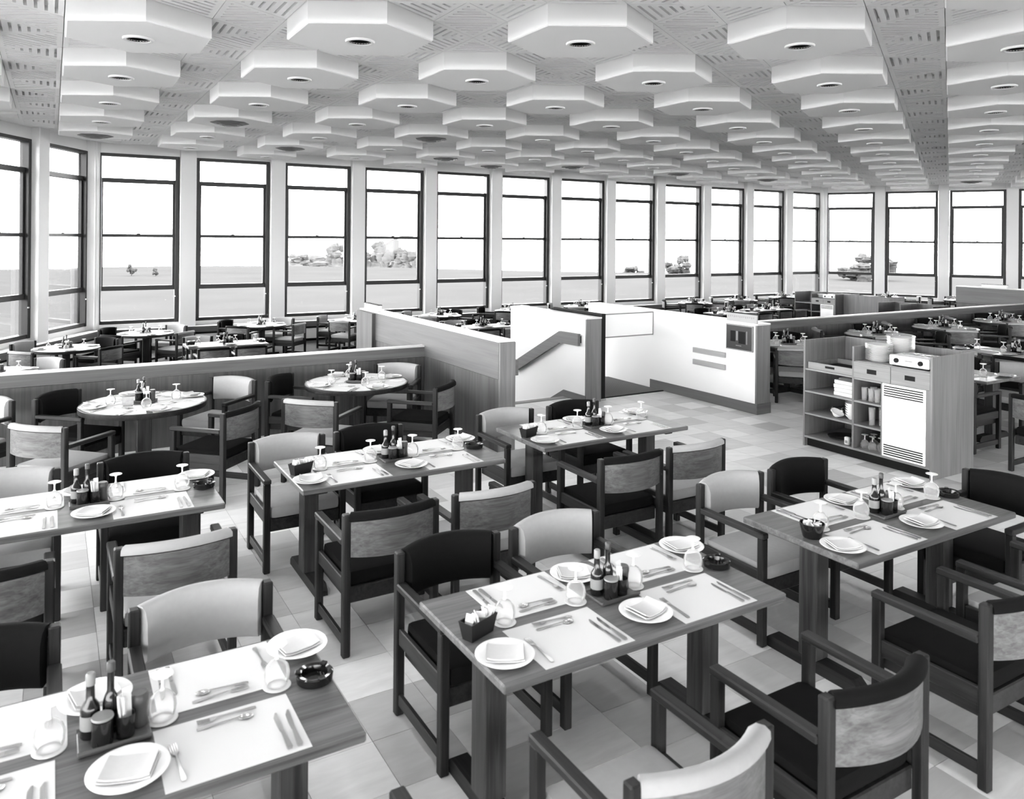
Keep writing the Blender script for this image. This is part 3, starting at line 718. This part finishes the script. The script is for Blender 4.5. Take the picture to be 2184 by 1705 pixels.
def knife_mesh():
    mb = MB(); t = 0.0022
    mb.sweep([[(a, y, 0), (b_, y, 0), (b_, y, t), (a, y, t)] for y, a, b_ in ((-0.005, -0.006, 0.006), (0.03, -0.008, 0.008), (0.08, -0.007, 0.008), (0.10, 0.001, 0.008), (0.105, 0.004, 0.007))])
    mb.sweep([[(-w_, y, 0), (w_, y, 0), (w_, y, 0.006), (-w_, y, 0.006)] for y, w_ in ((-0.105, 0.007), (-0.095, 0.009), (-0.03, 0.006), (-0.004, 0.005))])
    return mb.mesh('knife', 'steel', 40)
def spoon_mesh():
    mb = MB(); t = 0.0025
    mb.sweep([[(-w_, y, z), (w_, y, z), (w_, y, z + t), (-w_, y, z + t)] for y, w_, z in ((-0.09, 0.006, 0), (-0.08, 0.008, 0.001), (-0.03, 0.0035, 0.004), (0.035, 0.003, 0.006), (0.045, 0.006, 0.005))])
    rings = [[(0.017 * r * math.cos(q * PI / 6), 0.064 + 0.026 * r * math.sin(q * PI / 6), z) for q in range(12)] for r, z in ((0.4, 0.0), (0.8, 0.002), (1.0, 0.006), (0.94, 0.007), (0.6, 0.003))]
    mb.sweep(rings)
    return mb.mesh('spoon', 'steel', 60)
fork_me, knife_me, spoon_me = fork_mesh(), knife_mesh(), spoon_mesh()
bot_prof = [(0.026, 0), (0.029, 0.004), (0.029, 0.085), (0.026, 0.10), (0.014, 0.118), (0.0125, 0.165)]
bottle_parts = [('body', MB().lathe(bot_prof, 20).mesh('body', 'dglass', 50)), ('cap', MB().lathe([(0.0145, 0.165), (0.0145, 0.198), (0.011, 0.203)], 16).mesh('cap', 'lidm', 40)), ('paper_label', MB().lathe([(0.0294, 0.03), (0.0296, 0.075)], 20, close=False).mesh('paper_label', 'mid', 50))]
slim_parts = [('body', MB().lathe([(0.021, 0), (0.024, 0.003), (0.024, 0.10), (0.018, 0.118), (0.011, 0.135), (0.011, 0.195)], 20).mesh('body', 'dglass', 50)), ('cap', MB().lathe([(0.013, 0.195), (0.013, 0.222), (0.010, 0.226)], 16).mesh('cap', 'dwood', 40))]
mill_parts = [('body', MB().lathe([(0.027, 0), (0.028, 0.004), (0.025, 0.04), (0.027, 0.078)], 20).mesh('body', 'dwood', 50)), ('lid', MB().lathe([(0.029, 0.079), (0.029, 0.098), (0.024, 0.105)], 20).mesh('lid', 'dwood', 40))]
jar_parts = [('body', MB().lathe([(0.03, 0), (0.032, 0.004), (0.032, 0.078), (0.028, 0.08)], 20).mesh('body', 'dglass', 50)), ('rim', MB().lathe([(0.031, 0.081), (0.033, 0.084), (0.031, 0.089), (0.026, 0.089)], 20).mesh('rim', 'lidm', 50))]
cup_prof = [(0.026, 0), (0.028, 0.003), (0.030, 0.072), (0.0275, 0.072), (0.0255, 0.008), (0.0005, 0.007)]
def packet_mesh(w_, h_, sd):
    rnd = random.Random(sd); mb = MB(); x, y, a = rnd.uniform(-.009, .009), rnd.uniform(-.009, .009), rnd.uniform(0, PI)
    mt = Matrix.Translation((x, y, 0.012)) @ Matrix.Rotation(a, 4, 'Z') @ Matrix.Rotation(rnd.uniform(-.2, .2), 4, 'X')
    return mb.box(-w_ / 2, w_ / 2, -0.002, 0.002, 0, h_, mtx=mt).mesh('packet', 'paper')
pcup_parts = [('cup', MB().lathe(cup_prof, 20, close=False).mesh('cup', 'dglass', 50))] + [('packet', packet_mesh(0.026, 0.105 + 0.012 * (i % 3), i)) for i in range(5)]
ash_prof = [(0.055, 0.0), (0.064, 0.004), (0.067, 0.03), (0.062, 0.034), (0.048, 0.030), (0.042, 0.010), (0.0005, 0.008)]
ash_parts = [('bowl', MB().lathe(ash_prof, 32, close=False).mesh('bowl', 'dglass', 40))]
for i in range(3):
    mt = Matrix.Rotation(i * 2 * PI / 3 + 0.4, 4, 'Z')
    ash_parts.append(('rest', MB().box(0.046, 0.070, -0.012, 0.012, 0.030, 0.039, bev=0.003, mtx=mt).mesh('rest', 'dglass')))
# sugar basket: dark slanted-sided wooden trough with packets
def trough():
    o = [(-0.075, -0.032), (0.075, -0.032), (0.075, 0.032), (-0.075, 0.032)]
    rings = [[(x * k, y * k2, z) for x, y in o] for k, k2, z in ((0.86, 0.8, 0), (1.06, 1.15, 0.075), (1.0, 1.02, 0.075), (0.82, 0.7, 0.008))]
    return MB().sweep(rings).mesh('trough', 'troughm')
bask_parts = [('trough', trough())]
rb = random.Random(5)
for i in range(11):
    x = -0.06 + 0.012 * i
    mt = Matrix.Translation((x, rb.uniform(-.012, .012), 0.03)) @ Matrix.Rotation(rb.uniform(-.5, .5), 4, 'Y') @ Matrix.Rotation(rb.uniform(-.5, .5), 4, 'Z')
    bask_parts.append(('packet', MB().box(-0.002, 0.002, -0.018, 0.018, 0, 0.06 + rb.uniform(0, .012), mtx=mt).mesh('packet', 'paper')))
bowl_parts = [('bowl', MB().lathe([(0.045, 0), (0.05, 0.004), (0.064, 0.06), (0.066, 0.078), (0.061, 0.078), (0.047, 0.01), (0.0005, 0.009)], 28, close=False).mesh('bowl', 'dglass', 50))]
for i in range(9):
    a = i * 0.7; mt = Matrix.Translation((0.03 * math.cos(a), 0.03 * math.sin(a), 0.035)) @ Matrix.Rotation(a, 4, 'Z') @ Matrix.Rotation(0.3, 4, 'X')
    bowl_parts.append(('packet', MB().box(-0.017, 0.017, -0.002, 0.002, 0, 0.05, mtx=mt).mesh('packet', 'paper')))
tray_parts = [('board', box_mesh('board', 'tray', -0.105, 0.105, -0.064, 0.064, 0.001, 0.012, bev=0.003))]
for a in ((-0.105, 0.105, -0.068, -0.0645), (-0.105, 0.105, 0.0645, 0.068)): tray_parts.append(('lip', box_mesh('lip', 'tray', a[0], a[1], a[2], a[3], 0.012, 0.022)))
card_parts = [('holder', box_mesh('holder', 'mid', -0.04, 0.04, -0.012, 0.012, 0.0, 0.012, bev=0.002)), ('card', box_mesh('card', plain('menu_card', 0.35, 0.5, 0.3, 0.4, 30), -0.05, 0.05, -0.002, 0.002, 0.012, 0.085))]

def place(me_or_parts, name, base, ox, oy, oz, ang, label, cat, group):
    """base: (world point of table centre on its floor, table rotation)"""
    c, rz = base; ca, sa = math.cos(rz), math.sin(rz)
    p = (c.x + ox * ca - oy * sa, c.y + ox * sa + oy * ca, c.z + oz)
    if isinstance(me_or_parts, list): return thing(name, me_or_parts, p, rz + ang, label, cat, group)
    o = link(name, me_or_parts, None, p, rz + ang); return tag(o, label, cat, group)
cnt_nap = [0]
def setting(base, ox, oy, ang, who, near, rnd_table, gy, T):
    """ox, oy: seat edge point in table frame; ang: diner faces +y of the setting"""
    c, s = math.cos(ang), math.sin(ang)
    def at(x, y): return ox + x * c - y * s, oy + x * s + y * c
    def put(me, name, x, y, z, a, label, cat, group):
        X, Y = at(x, y); return place(me, name, base, X, Y, z, ang + a, label, cat, group)
    Z = TZ + 0.0005
    put(smat_me if rnd_table else mat_me, 'placemat', 0, 0, TZ, 0, 'white paper placemat at the %s of the %s' % (who, T), 'placemat', 'paper placemats')
    px, py = (-0.262, 0.20) if rnd_table else (-0.300 + random.uniform(-.012, .012), 0.165 if gy > 0.38 else 0.13)
    Z = TZ + 0.0016
    put(plate_me if near else plate_far, 'plate', px, py, Z, 0, 'white plate under a napkin, %s of the %s' % (who, T), 'plate', 'white plates')
    cnt_nap[0] += 1
    put(nap[cnt_nap[0] % 5], 'napkin', px, py, Z, random.uniform(-.5, .5), 'folded napkin on the plate, %s of the %s' % (who, T), 'napkin', 'folded napkins')
    gx = 0.20 if rnd_table else (0.200 if gy > 0.38 else 0.205)
    if rnd_table: gy = 0.36
    put(coast_me, 'coaster', gx, gy, Z, 0, 'round white coaster at the %s of the %s' % (who, T), 'coaster', 'paper coasters')
    put(gob_me if near else gob_far, 'goblet', gx, gy, Z + 0.003, 0, 'upturned stemmed goblet at the %s of the %s' % (who, T), 'goblet', 'upturned goblets')
    if near:
        put(fork_me, 'fork', -0.165 if not rnd_table else -0.14, 0.14, Z, random.uniform(-.06, .06), 'steel fork beside the plate, %s of the %s' % (who, T), 'fork', 'forks')
        put(knife_me, 'knife', 0.150, 0.14, Z, random.uniform(-.04, .04), 'inner steel knife at the %s of the %s' % (who, T), 'knife', 'knives')
        put(knife_me, 'knife', 0.186, 0.14, Z, random.uniform(-.04, .04), 'outer steel knife at the %s of the %s' % (who, T), 'knife', 'knives')
        put(spoon_me, 'spoon', 0.0, 0.275, Z, -PI / 2 + random.uniform(-.06, .06), 'dessert spoon above the mat, %s of the %s' % (who, T), 'spoon', 'dessert spoons')
        put(fork_me, 'fork', 0.01, 0.312, Z, PI / 2 + random.uniform(-.06, .06), 'dessert fork above the mat, %s of the %s' % (who, T), 'fork', 'forks')
def caddy(base, ox, oy, T, near, ang=0.0):
    G = 'condiment sets'
    def pt(parts, name, x, y, a, lab, cat):
        c, s = math.cos(ang), math.sin(ang)
        place(parts, name, base, ox + x * c - y * s, oy + x * s + y * c, TZ + 0.0126, ang + a, lab + ' of the ' + T, cat, G)
    place(tray_parts, 'condiment_tray', base, ox, oy, TZ, ang, 'wooden condiment tray in the middle of the ' + T, 'tray', G)
    pt(bottle_parts, 'sauce_bottle', -0.068, 0.028, 0, 'stout dark sauce bottle on the tray', 'bottle')
    pt(slim_parts, 'sauce_bottle', -0.010, 0.024, 0, 'slim tall dark bottle on the tray', 'bottle')
    if near:
        pt(jar_parts, 'condiment_jar', -0.036, -0.034, 0, 'small dark jar on the tray', 'jar')
    pt(pcup_parts, 'packet_cup', 0.030, -0.024, 0, 'dark cup of paper packets on the tray', 'cup')
    pt(mill_parts, 'pepper_mill', 0.074, 0.020, 0, 'squat dark wooden mill on the tray', 'mill')

def rect_table(u, v, T, z=0.0, near=True, rot=0.0, chairs=None, left='basket', right='ashtray', label=None, near_seats=True):
    """u, v centre; chairs: list of (u, v, facing, colour, seat)"""
    base = (W(u, v, z), TH + rot)
    thing('dining_table', rect_parts, base[0], base[1], label or ('rectangular wooden dining table, the ' + T), 'table', 'rectangular dining tables')
    for x, y, a, who in ((-0.345, -TWD / 2, 0, 'near left-end seat'), (0.36, -TWD / 2, 0, 'near right-end seat'), (-0.31, TWD / 2, PI, 'far left-end seat'), (0.385, TWD / 2, PI, 'far right-end seat')):
        setting(base, x, y, a, who, near, False, 0.41 if a == 0 else 0.355, T)
    caddy(base, 0.035, -0.005, T, near)
    if left == 'basket': place(bask_parts, 'sugar_basket', base, -0.66, -0.01, TZ, 0.35, 'dark basket of sugar packets at the end of the ' + T, 'basket', 'sugar baskets')
    if left == 'bowl': place(bowl_parts, 'sugar_bowl', base, -0.56, 0.02, TZ + 0.0016, 0.0, 'round dark bowl of sugar packets at the end of the ' + T, 'bowl')  if False else place(bowl_parts, 'sugar_bowl', base, -0.655, -0.03, TZ, 0.0, 'round dark bowl of sugar packets at the end of the ' + T, 'bowl', 'sugar baskets')
    if right == 'ashtray': place(ash_parts, 'ashtray', base, 0.688, -0.002, TZ, 0.3, 'round dark glass ashtray at the end of the ' + T, 'ashtray', 'glass ashtrays')
    fixed = []
    for c in (chairs or []):
        c = list(c)
        if rot == 0 and abs(c[2]) == 90:
            for _ in range(3):
                for fx in (-0.60, 0.60):
                    for sx in (-0.272, 0.272):
                        d_ = c[0] + sx - u - fx
                        if abs(d_) < 0.072: c[0] += (0.073 - abs(d_)) * (1 if d_ >= 0 else -1)
        fixed.append(c)
    for c in fixed: chair(c[0], c[1], c[2], c[3], '%s of the %s' % (c[4], T), z, c[5] if len(c) > 5 else 0)
def round_table(u, v, T, z=0.0, near=False, chairs=None, phase=45.0, label=None, rr=None):
    base = (W(u, v, z), TH + math.radians(phase - 45))
    thing('round_table', RP, base[0], base[1], label or ('round wooden pedestal table, the ' + T), 'table', 'round dining tables')
    names = ('near left-side seat', 'near right-side seat', 'far right-side seat', 'far left-side seat')
    for i in range(4):
        a = math.radians(-135 + 90 * i)                 # seat direction from centre in table frame
        setting(base, RR * math.cos(a), RR * math.sin(a), a + PI / 2, names[i], near, True, 0.36, T)
    caddy(base, 0.0, 0.02, T, near, math.radians(-30))
    if chairs is None:
        for i, k in enumerate('dlld' if int(u * 10) % 2 else 'lddl'):
            a = math.radians(phase - 180 + 90 * i); R_ = 1.0
            chair(u + R_ * math.cos(a), v + R_ * math.sin(a), math.degrees(a) + 180, k, '%s of the %s' % (names[i], T), z, random.uniform(-6, 6))
    else:
        for c in chairs: chair(c[0], c[1], c[2], c[3], '%s of the %s' % (c[4], T), z)

NL, NR, FL, FR = 'near left-end seat', 'near right-end seat', 'far left-end seat', 'far right-end seat'
def pair(un1, un2, vn, uf1, uf2, vf, cols):
    return [(un1, vn, 90, cols[0], NL), (un2, vn, 90, cols[1], NR), (uf1, vf, -90, cols[2], FL), (uf2, vf, -90, cols[3], FR)]
rect_table(2.17, 2.81, 'front middle table', chairs=pair(1.72, 2.50, 1.74, 1.775, 2.465, 3.60, 'lddl'))
rect_table(0.15, 2.81, 'sunlit corner table', chairs=[(-0.22, 3.60, -90, 'd', FL), (0.578, 3.59, -90, 'l', FR), (0.66, 1.72, 90, 'd', NR)], left=None)
rect_table(4.25, 2.855, 'table before the service station', chairs=pair(3.75, 4.47, 1.84, 3.85, 4.507, 3.66, 'dlld') + [(5.43, 2.74, 180, 'd', 'right-end seat')], left='bowl')
rect_table(0.17, 5.33, 'second-row edge table', chairs=pair(-0.27, 0.53, 4.33, -0.19, 0.546, 6.02, 'dlld'), left=None)
rect_table(2.14, 5.33, 'second-row middle table', chairs=pair(1.71, 2.415, 4.235, 1.583, 2.245, 6.07, 'dlld'))
rect_table(4.04, 5.43, 'stair-side table', chairs=pair(3.635, 4.275, 4.42, 3.53, 4.27, 6.06, 'dlld'), right=None)
SQ = ('near left-side seat', 'near right-side seat', 'far right-side seat', 'far left-side seat')
round_table(0.784, 8.33, 'card-holder table', near=True, chairs=[(-0.09, 7.44, 45, 'l', SQ[0]), (1.50, 7.36, 135, 'd', SQ[1]), (1.72, 8.88, -137, 'l', SQ[2]), (0.06, 8.83, -43, 'd', SQ[3])], label='round wooden pedestal table carrying a small card holder by the partition')
place(card_parts, 'card_holder', (W(0.784, 8.33, 0), TH), -0.15, -0.12, TZ + 0.0016, -0.3, 'small upright menu card holder on the round table', 'card holder', None)
round_table(2.96, 8.40, 'partition-corner table', near=True, chairs=[(2.13, 7.36, 45, 'l', SQ[0]), (3.62, 7.52, 135, 'd', SQ[1]), (3.66, 8.92, -125, 'l', SQ[2]), (2.19, 8.74, -42, 'd', SQ[3])], label='round wooden pedestal table in the corner of the partitions')
chair(-0.50, 8.86, -135, 'l', '*light grey armchair against the partition at the picture edge')
# raised level beyond the service station
for i, (u, v) in enumerate([(10.0, 8.30), (12.46, 8.43), (14.6, 8.52), (16.85, 8.60), (19.05, 8.6)]):
    round_table(u, v, '%s partition-side round table' % ORD[i])
rect_table(9.75, 5.72, 'first crosswise table', near=False, rot=PI / 2, left=None, chairs=[(8.86, 5.11, 0, 'd', 'near station-side seat'), (8.86, 5.80, 0, 'l', 'far station-side seat'), (10.66, 5.25, 180, 'l', 'near window-side seat'), (10.66, 5.98, 180, 'd', 'far window-side seat')])
rect_table(12.15, 6.02, 'second crosswise table', near=False, rot=PI / 2, left=None, chairs=[(11.25, 5.6, 0, 'd', 'near station-side seat'), (11.25, 6.35, 0, 'l', 'far station-side seat'), (13.05, 5.55, 180, 'l', 'near window-side seat'), (13.05, 6.3, 180, 'd', 'far window-side seat')])
chair(8.56, 4.02, 0, 'd', '*dark armchair standing clear beside the service station end panel')
# sunken terrace along the windows
for i, (u, v) in enumerate([(1.78, 18.66), (4.37, 19.2), (6.80, 19.3), (9.24, 19.45), (11.75, 19.75), (14.4, 20.0), (18.75, 19.5), (21.2, 19.75), (23.7, 19.95)]):
    round_table(u, v, '%s window-wall round table' % ORD[i], z=LOW)
round_table(0.25, 16.84, 'room-corner round table', z=LOW)
round_table(-0.72, 14.35, 'picture-edge round table', z=LOW)
round_table(27.5, 18.2, 'far-wall round table', z=LOW)
round_table(28.75, 16.2, 'last far-wall round table', z=LOW)
for u, v, T, cols in ((2.99, 16.15, 'first long terrace table', 'ddld'), (8.98, 16.55, 'second long terrace table', 'dlld'), (17.25, 16.45, 'third long terrace table', 'lddl'), (19.1, 16.75, 'fourth long terrace table', 'dldl')):
    rect_table(u, v, T, z=LOW, near=False, chairs=pair(u - 0.4, u + 0.3, v - 1.07, u - 0.4, u + 0.3, v + 0.82, cols))

# ---- service stations
def station(u, v, z, rz, label, items):
    """local frame: x = depth (front at -0.37), y = width, from -0.765 to 0.765"""
    X0, X1, Y0, Y1 = -0.37, 0.37, -0.765, 0.765
    yd, yd2 = 0.12, -0.22
    e = link('service_station', None, None, W(u, v, z), TH + rz); tag(e, label, 'cabinet', 'service stations')
    def pb(n, m_, *a, bev=0.0, par=None): return link(n, box_mesh(n, m_, *a, bev=bev), par or e)
    pb('side_panel', 'stwood', X0, X1, Y1 - 0.022, Y1, 0.0, 1.22); pb('side_panel', 'stwood', X0, X1, Y0, Y0 + 0.022, 0.0, 1.22)
    pb('back_panel', 'stwood', X1 - 0.02, X1, Y0 + 0.022, Y1 - 0.022, 0.0, 1.22)
    pb('divider', 'stwood', X0 + 0.002, X1 - 0.02, yd - 0.011, yd + 0.011, 0.12, 1.22)
    pb('divider', 'stwood', X0 + 0.004, X1 - 0.02, yd2 - 0.011, yd2 + 0.011, 0.12, 0.885)
    pb('plinth', 'black', X0 + 0.05, X0 + 0.07, Y0 + 0.022, Y1 - 0.022, 0.0, 0.10)
    pb('bottom_board', 'stwood_x', X0, X1 - 0.02, Y0 + 0.022, Y1 - 0.022, 0.10, 0.12)
    for zz in (0.385, 0.64, 0.895): pb('shelf', 'stwood_x', X0 + 0.004, X1 - 0.02, yd + 0.011, Y1 - 0.022, zz - 0.018, zz)
    for zz in (0.385, 0.64): pb('shelf', 'stwood_x', X0 + 0.006, X1 - 0.02, yd2 + 0.011, yd - 0.011, zz - 0.018, zz)
    pb('worktop', 'stwood_x', X0 + 0.02, X1 - 0.02, Y0 + 0.022, yd - 0.011, 1.05, 1.07)
    pb('drawer_rail', 'stwood_x', X0 + 0.006, X1 - 0.02, Y0 + 0.022, yd - 0.011, 0.868, 0.885)
    ym = (Y0 + yd) / 2
    for a, b_ in ((ym + 0.003, yd - 0.012), (Y0 + 0.023, ym - 0.003)):
        dr = pb('drawer', 'stwood_x', X0 - 0.004, X0 + 0.016, a, b_, 0.888, 1.062, bev=0.002)
        pb('finger_pull', 'black', X0 - 0.0065, X0 - 0.002, (a + b_) / 2 - 0.055, (a + b_) / 2 + 0.055, 0.952, 1.0, par=dr)
    dd = pb('fridge_door', 'laminate', X0 - 0.012, X0 + 0.03, Y0 + 0.062, yd2 - 0.013, 0.125, 0.882, bev=0.004)
    for i in range(5):
        for zz in (0.855 - i * 0.0235, 0.152 + i * 0.0235): pb('louvre_slot', 'black', X0 - 0.0135, X0 - 0.008, Y0 + 0.085, yd2 - 0.035, zz - 0.006, zz + 0.006, par=dd)
    pb('filler_strip', 'stwood', X0, X0 + 0.02, Y0 + 0.022, Y0 + 0.058, 0.12, 0.885)
    if not items: return
    c0 = (W(u, v, z), TH + rz)
    def at(me, n, x, y, zz, lab, cat, grp=None, a=0.0): return place(me, n, c0, x, y, zz, a, lab, cat, grp)
    big = MB().lathe([(0.085, 0), (0.09, 0.004), (0.135, 0.018), (0.14, 0.021), (0.136, 0.022), (0.088, 0.008), (0.0005, 0.007)], 28).mesh('dinner_plate', 'china', 60)
    if items == 'top':
        for k in range(8): at(big, 'dinner_plate', -0.1, -0.06, 1.071 + k * 0.0135, '%s plate up in the stack on the far service station' % ORD[k], 'plate', 'far stacked plates')
    else:
        for k in range(13): at(big, 'dinner_plate', -0.16, -0.048, 1.071 + k * 0.0135, '%s plate up in the shorter stack on the service station' % ORD[k], 'plate', 'shorter stack of plates')
        for k in range(18): at(big, 'dinner_plate', 0.13, -0.11, 1.071 + k * 0.0135, '%s plate up in the taller stack on the service station' % ORD[k], 'plate', 'taller stack of plates')
    kn = []
    hot = [('body', box_mesh('body', 'white', -0.19, 0.19, -0.215, 0.215, 0.015, 0.115, bev=0.008)), ('foot_strip', box_mesh('foot_strip', 'black', -0.17, 0.17, -0.19, 0.19, 0.0, 0.016))]
    for y in (-0.13, 0.13):
        mtk = Matrix.Translation((-0.19, y, 0.065)) @ Matrix.Rotation(-PI / 2, 4, 'Y')
        k_ = MB(); k_.lathe([(0.024, 0), (0.024, 0.018), (0.02, 0.022)], 20); k_.v = [tuple(mtk @ Vector(p)) for p in k_.v]
        hot.append(('knob', k_.mesh('knob', 'black', 40)))
    for y in (-0.1, 0.1): hot.append(('burner', MB().lathe([(0.082, 0.115), (0.082, 0.122), (0.07, 0.126), (0.05, 0.122), (0.03, 0.126)], 28, c=(0.02, y, 0)).mesh('burner', 'steel', 40)))
    hot.append(('badge', box_mesh('badge', 'mid', -0.1925, -0.1895, -0.04, 0.04, 0.065, 0.075)))
    at(hot, 'hotplate', -0.155, -0.50, 1.071, 'white two-ring hotplate with black knobs on the %s' % ('far service station' if items == 'top' else 'service station'), 'hotplate', 'hotplates')
    if items == 'top': return
    tr = [('base', box_mesh('base', 'stwood_x', -0.26, 0.26, -0.29, 0.29, 0.0, 0.012)), ('compartment', box_mesh('compartment', 'black', -0.245, 0.245, -0.275, 0.275, 0.012, 0.02))]
    for a in ((-0.26, -0.245, -0.29, 0.29), (0.245, 0.26, -0.29, 0.29), (-0.245, 0.245, -0.29, -0.275), (-0.245, 0.245, 0.275, 0.29)): tr.append(('rim', box_mesh('rim', 'stwood_x', a[0], a[1], a[2], a[3], 0.012, 0.075)))
    tr.append(('finger_pull', box_mesh('finger_pull', 'black', -0.2625, -0.26, -0.06, 0.06, 0.03, 0.055)))
    at(tr, 'cutlery_tray', -0.08, 0.435, 0.896, 'open wooden cutlery tray on the top shelf of the service station', 'tray')
    tub = MB().lathe([(0.085, 0), (0.09, 0.003), (0.09, 0.155), (0.08, 0.16)], 28).mesh('tub', 'china', 40)
    at(tub, 'storage_tub', -0.05, 0.42, 0.641, 'round white tub on the upper shelf of the service station', 'tub')
    bx = box_mesh('carton', 'paper', -0.075, 0.075, -0.13, 0.13, 0.0, 0.042, bev=0.006)
    for k in range(4): at(bx, 'carton', -0.24 + 0.008 * (k % 2), 0.275, 0.641 + k * 0.043, '%s flat white carton up in the pile on the upper shelf' % ORD[k], 'carton', 'pile of cartons', 0.06 * (k % 3 - 1))
    bl = MB().lathe([(0.03, 0), (0.035, 0.006), (0.068, 0.045), (0.072, 0.055), (0.066, 0.053), (0.033, 0.010), (0.0005, 0.009)], 28).mesh('soup_bowl', 'china', 60)
    for k in range(6): at(bl, 'soup_bowl', -0.22, 0.235, 0.386 + k * 0.026, '%s bowl up in the stack on the middle shelf' % ORD[k], 'bowl', 'stack of bowls')
    tl = bl.copy(); tl.transform(Matrix.Rotation(0.5, 4, 'X'))
    at(tl, 'soup_bowl', -0.28, 0.40, 0.402, 'loose white bowl tilted against the stack on the middle shelf', 'bowl')
    pot = [('body', MB().lathe([(0.022, 0), (0.03, 0.01), (0.03, 0.04), (0.022, 0.05)], 18).mesh('body', 'steel', 50)), ('lid', MB().lathe([(0.023, 0.051), (0.02, 0.058), (0.006, 0.062), (0.006, 0.07)], 16).mesh('lid', 'steel', 40))]
    for k, (x, y) in enumerate(((-0.12, 0.56), (-0.05, 0.48), (0.0, 0.40))): at(pot, 'cream_pot', x, y, 0.386, 'small steel cream pot, %s from the side panel on the middle shelf' % ORD[k], 'pot', 'cream pots')
    pan = MB().lathe([(0.16, 0.0), (0.175, 0.003), (0.19, 0.02), (0.186, 0.021), (0.172, 0.006), (0.0005, 0.005)], 32).mesh('serving_tray', 'steel', 50)
    at(pan, 'serving_tray', -0.08, 0.42, 0.121, 'round steel tray on the bottom shelf of the service station', 'tray')
    tag_ = [('body', box_mesh('body', 'paper', -0.02, 0.02, -0.03, 0.03, 0.0, 0.085, bev=0.008)), ('label_patch', box_mesh('label_patch', 'mid', -0.0215, -0.02, -0.015, 0.015, 0.02, 0.05))]
    at(tag_, 'salt_box', -0.31, 0.225, 0.121, 'small white box on the bottom shelf of the service station', 'box')
    tum = MB().lathe([(0.026, 0), (0.028, 0.003), (0.034, 0.14), (0.0325, 0.14), (0.0265, 0.006), (0.0005, 0.005)], 20, close=False).mesh('tumbler', 'goblet', 50)
    tal = MB().lathe([(0.026, 0), (0.028, 0.003), (0.033, 0.19), (0.0315, 0.19), (0.0265, 0.006), (0.0005, 0.005)], 20, close=False).mesh('tall_glass', 'goblet', 50)
    for k, (x, y) in enumerate(((-0.28, 0.04), (-0.28, -0.04), (-0.28, -0.115), (-0.18, 0.0), (-0.18, -0.09), (-0.19, -0.165))): at(tum, 'tumbler', x, y, 0.641, '%s clear tumbler of the group beside the drawers' % ORD[k], 'glass', 'tumblers on the upper shelf')
    for k, (x, y) in enumerate(((-0.28, -0.05), (-0.26, -0.16), (-0.18, -0.10))): at(tal, 'tall_glass', x, y, 0.386, '%s tall clear glass of the group beside the fridge door' % ORD[k], 'glass', 'tall glasses')
    for k, (x, y) in enumerate(((-0.27, 0.04), (-0.28, -0.06), (-0.26, -0.15), (-0.17, 0.0), (-0.17, -0.11))): at(gob_me, 'goblet', x, y, 0.121, '%s upturned goblet on the bottom shelf beside the fridge door' % ORD[k], 'goblet', 'goblets in the service station')
station(7.87, 5.265, 0.0, 0.0, 'wooden service station with open shelves, two drawers and a white fridge door', 'all')
station(21.2, 16.35, LOW, 0.0, 'far wooden shelf unit standing before the window wall corner', 'top')
station(21.5, 14.75, LOW, PI, 'far service unit turned with its pale back to the room', None)
station(19.6, 12.3, LOW, 0.0, 'far service unit half hidden by the long dark partition', 'top2' if False else None)
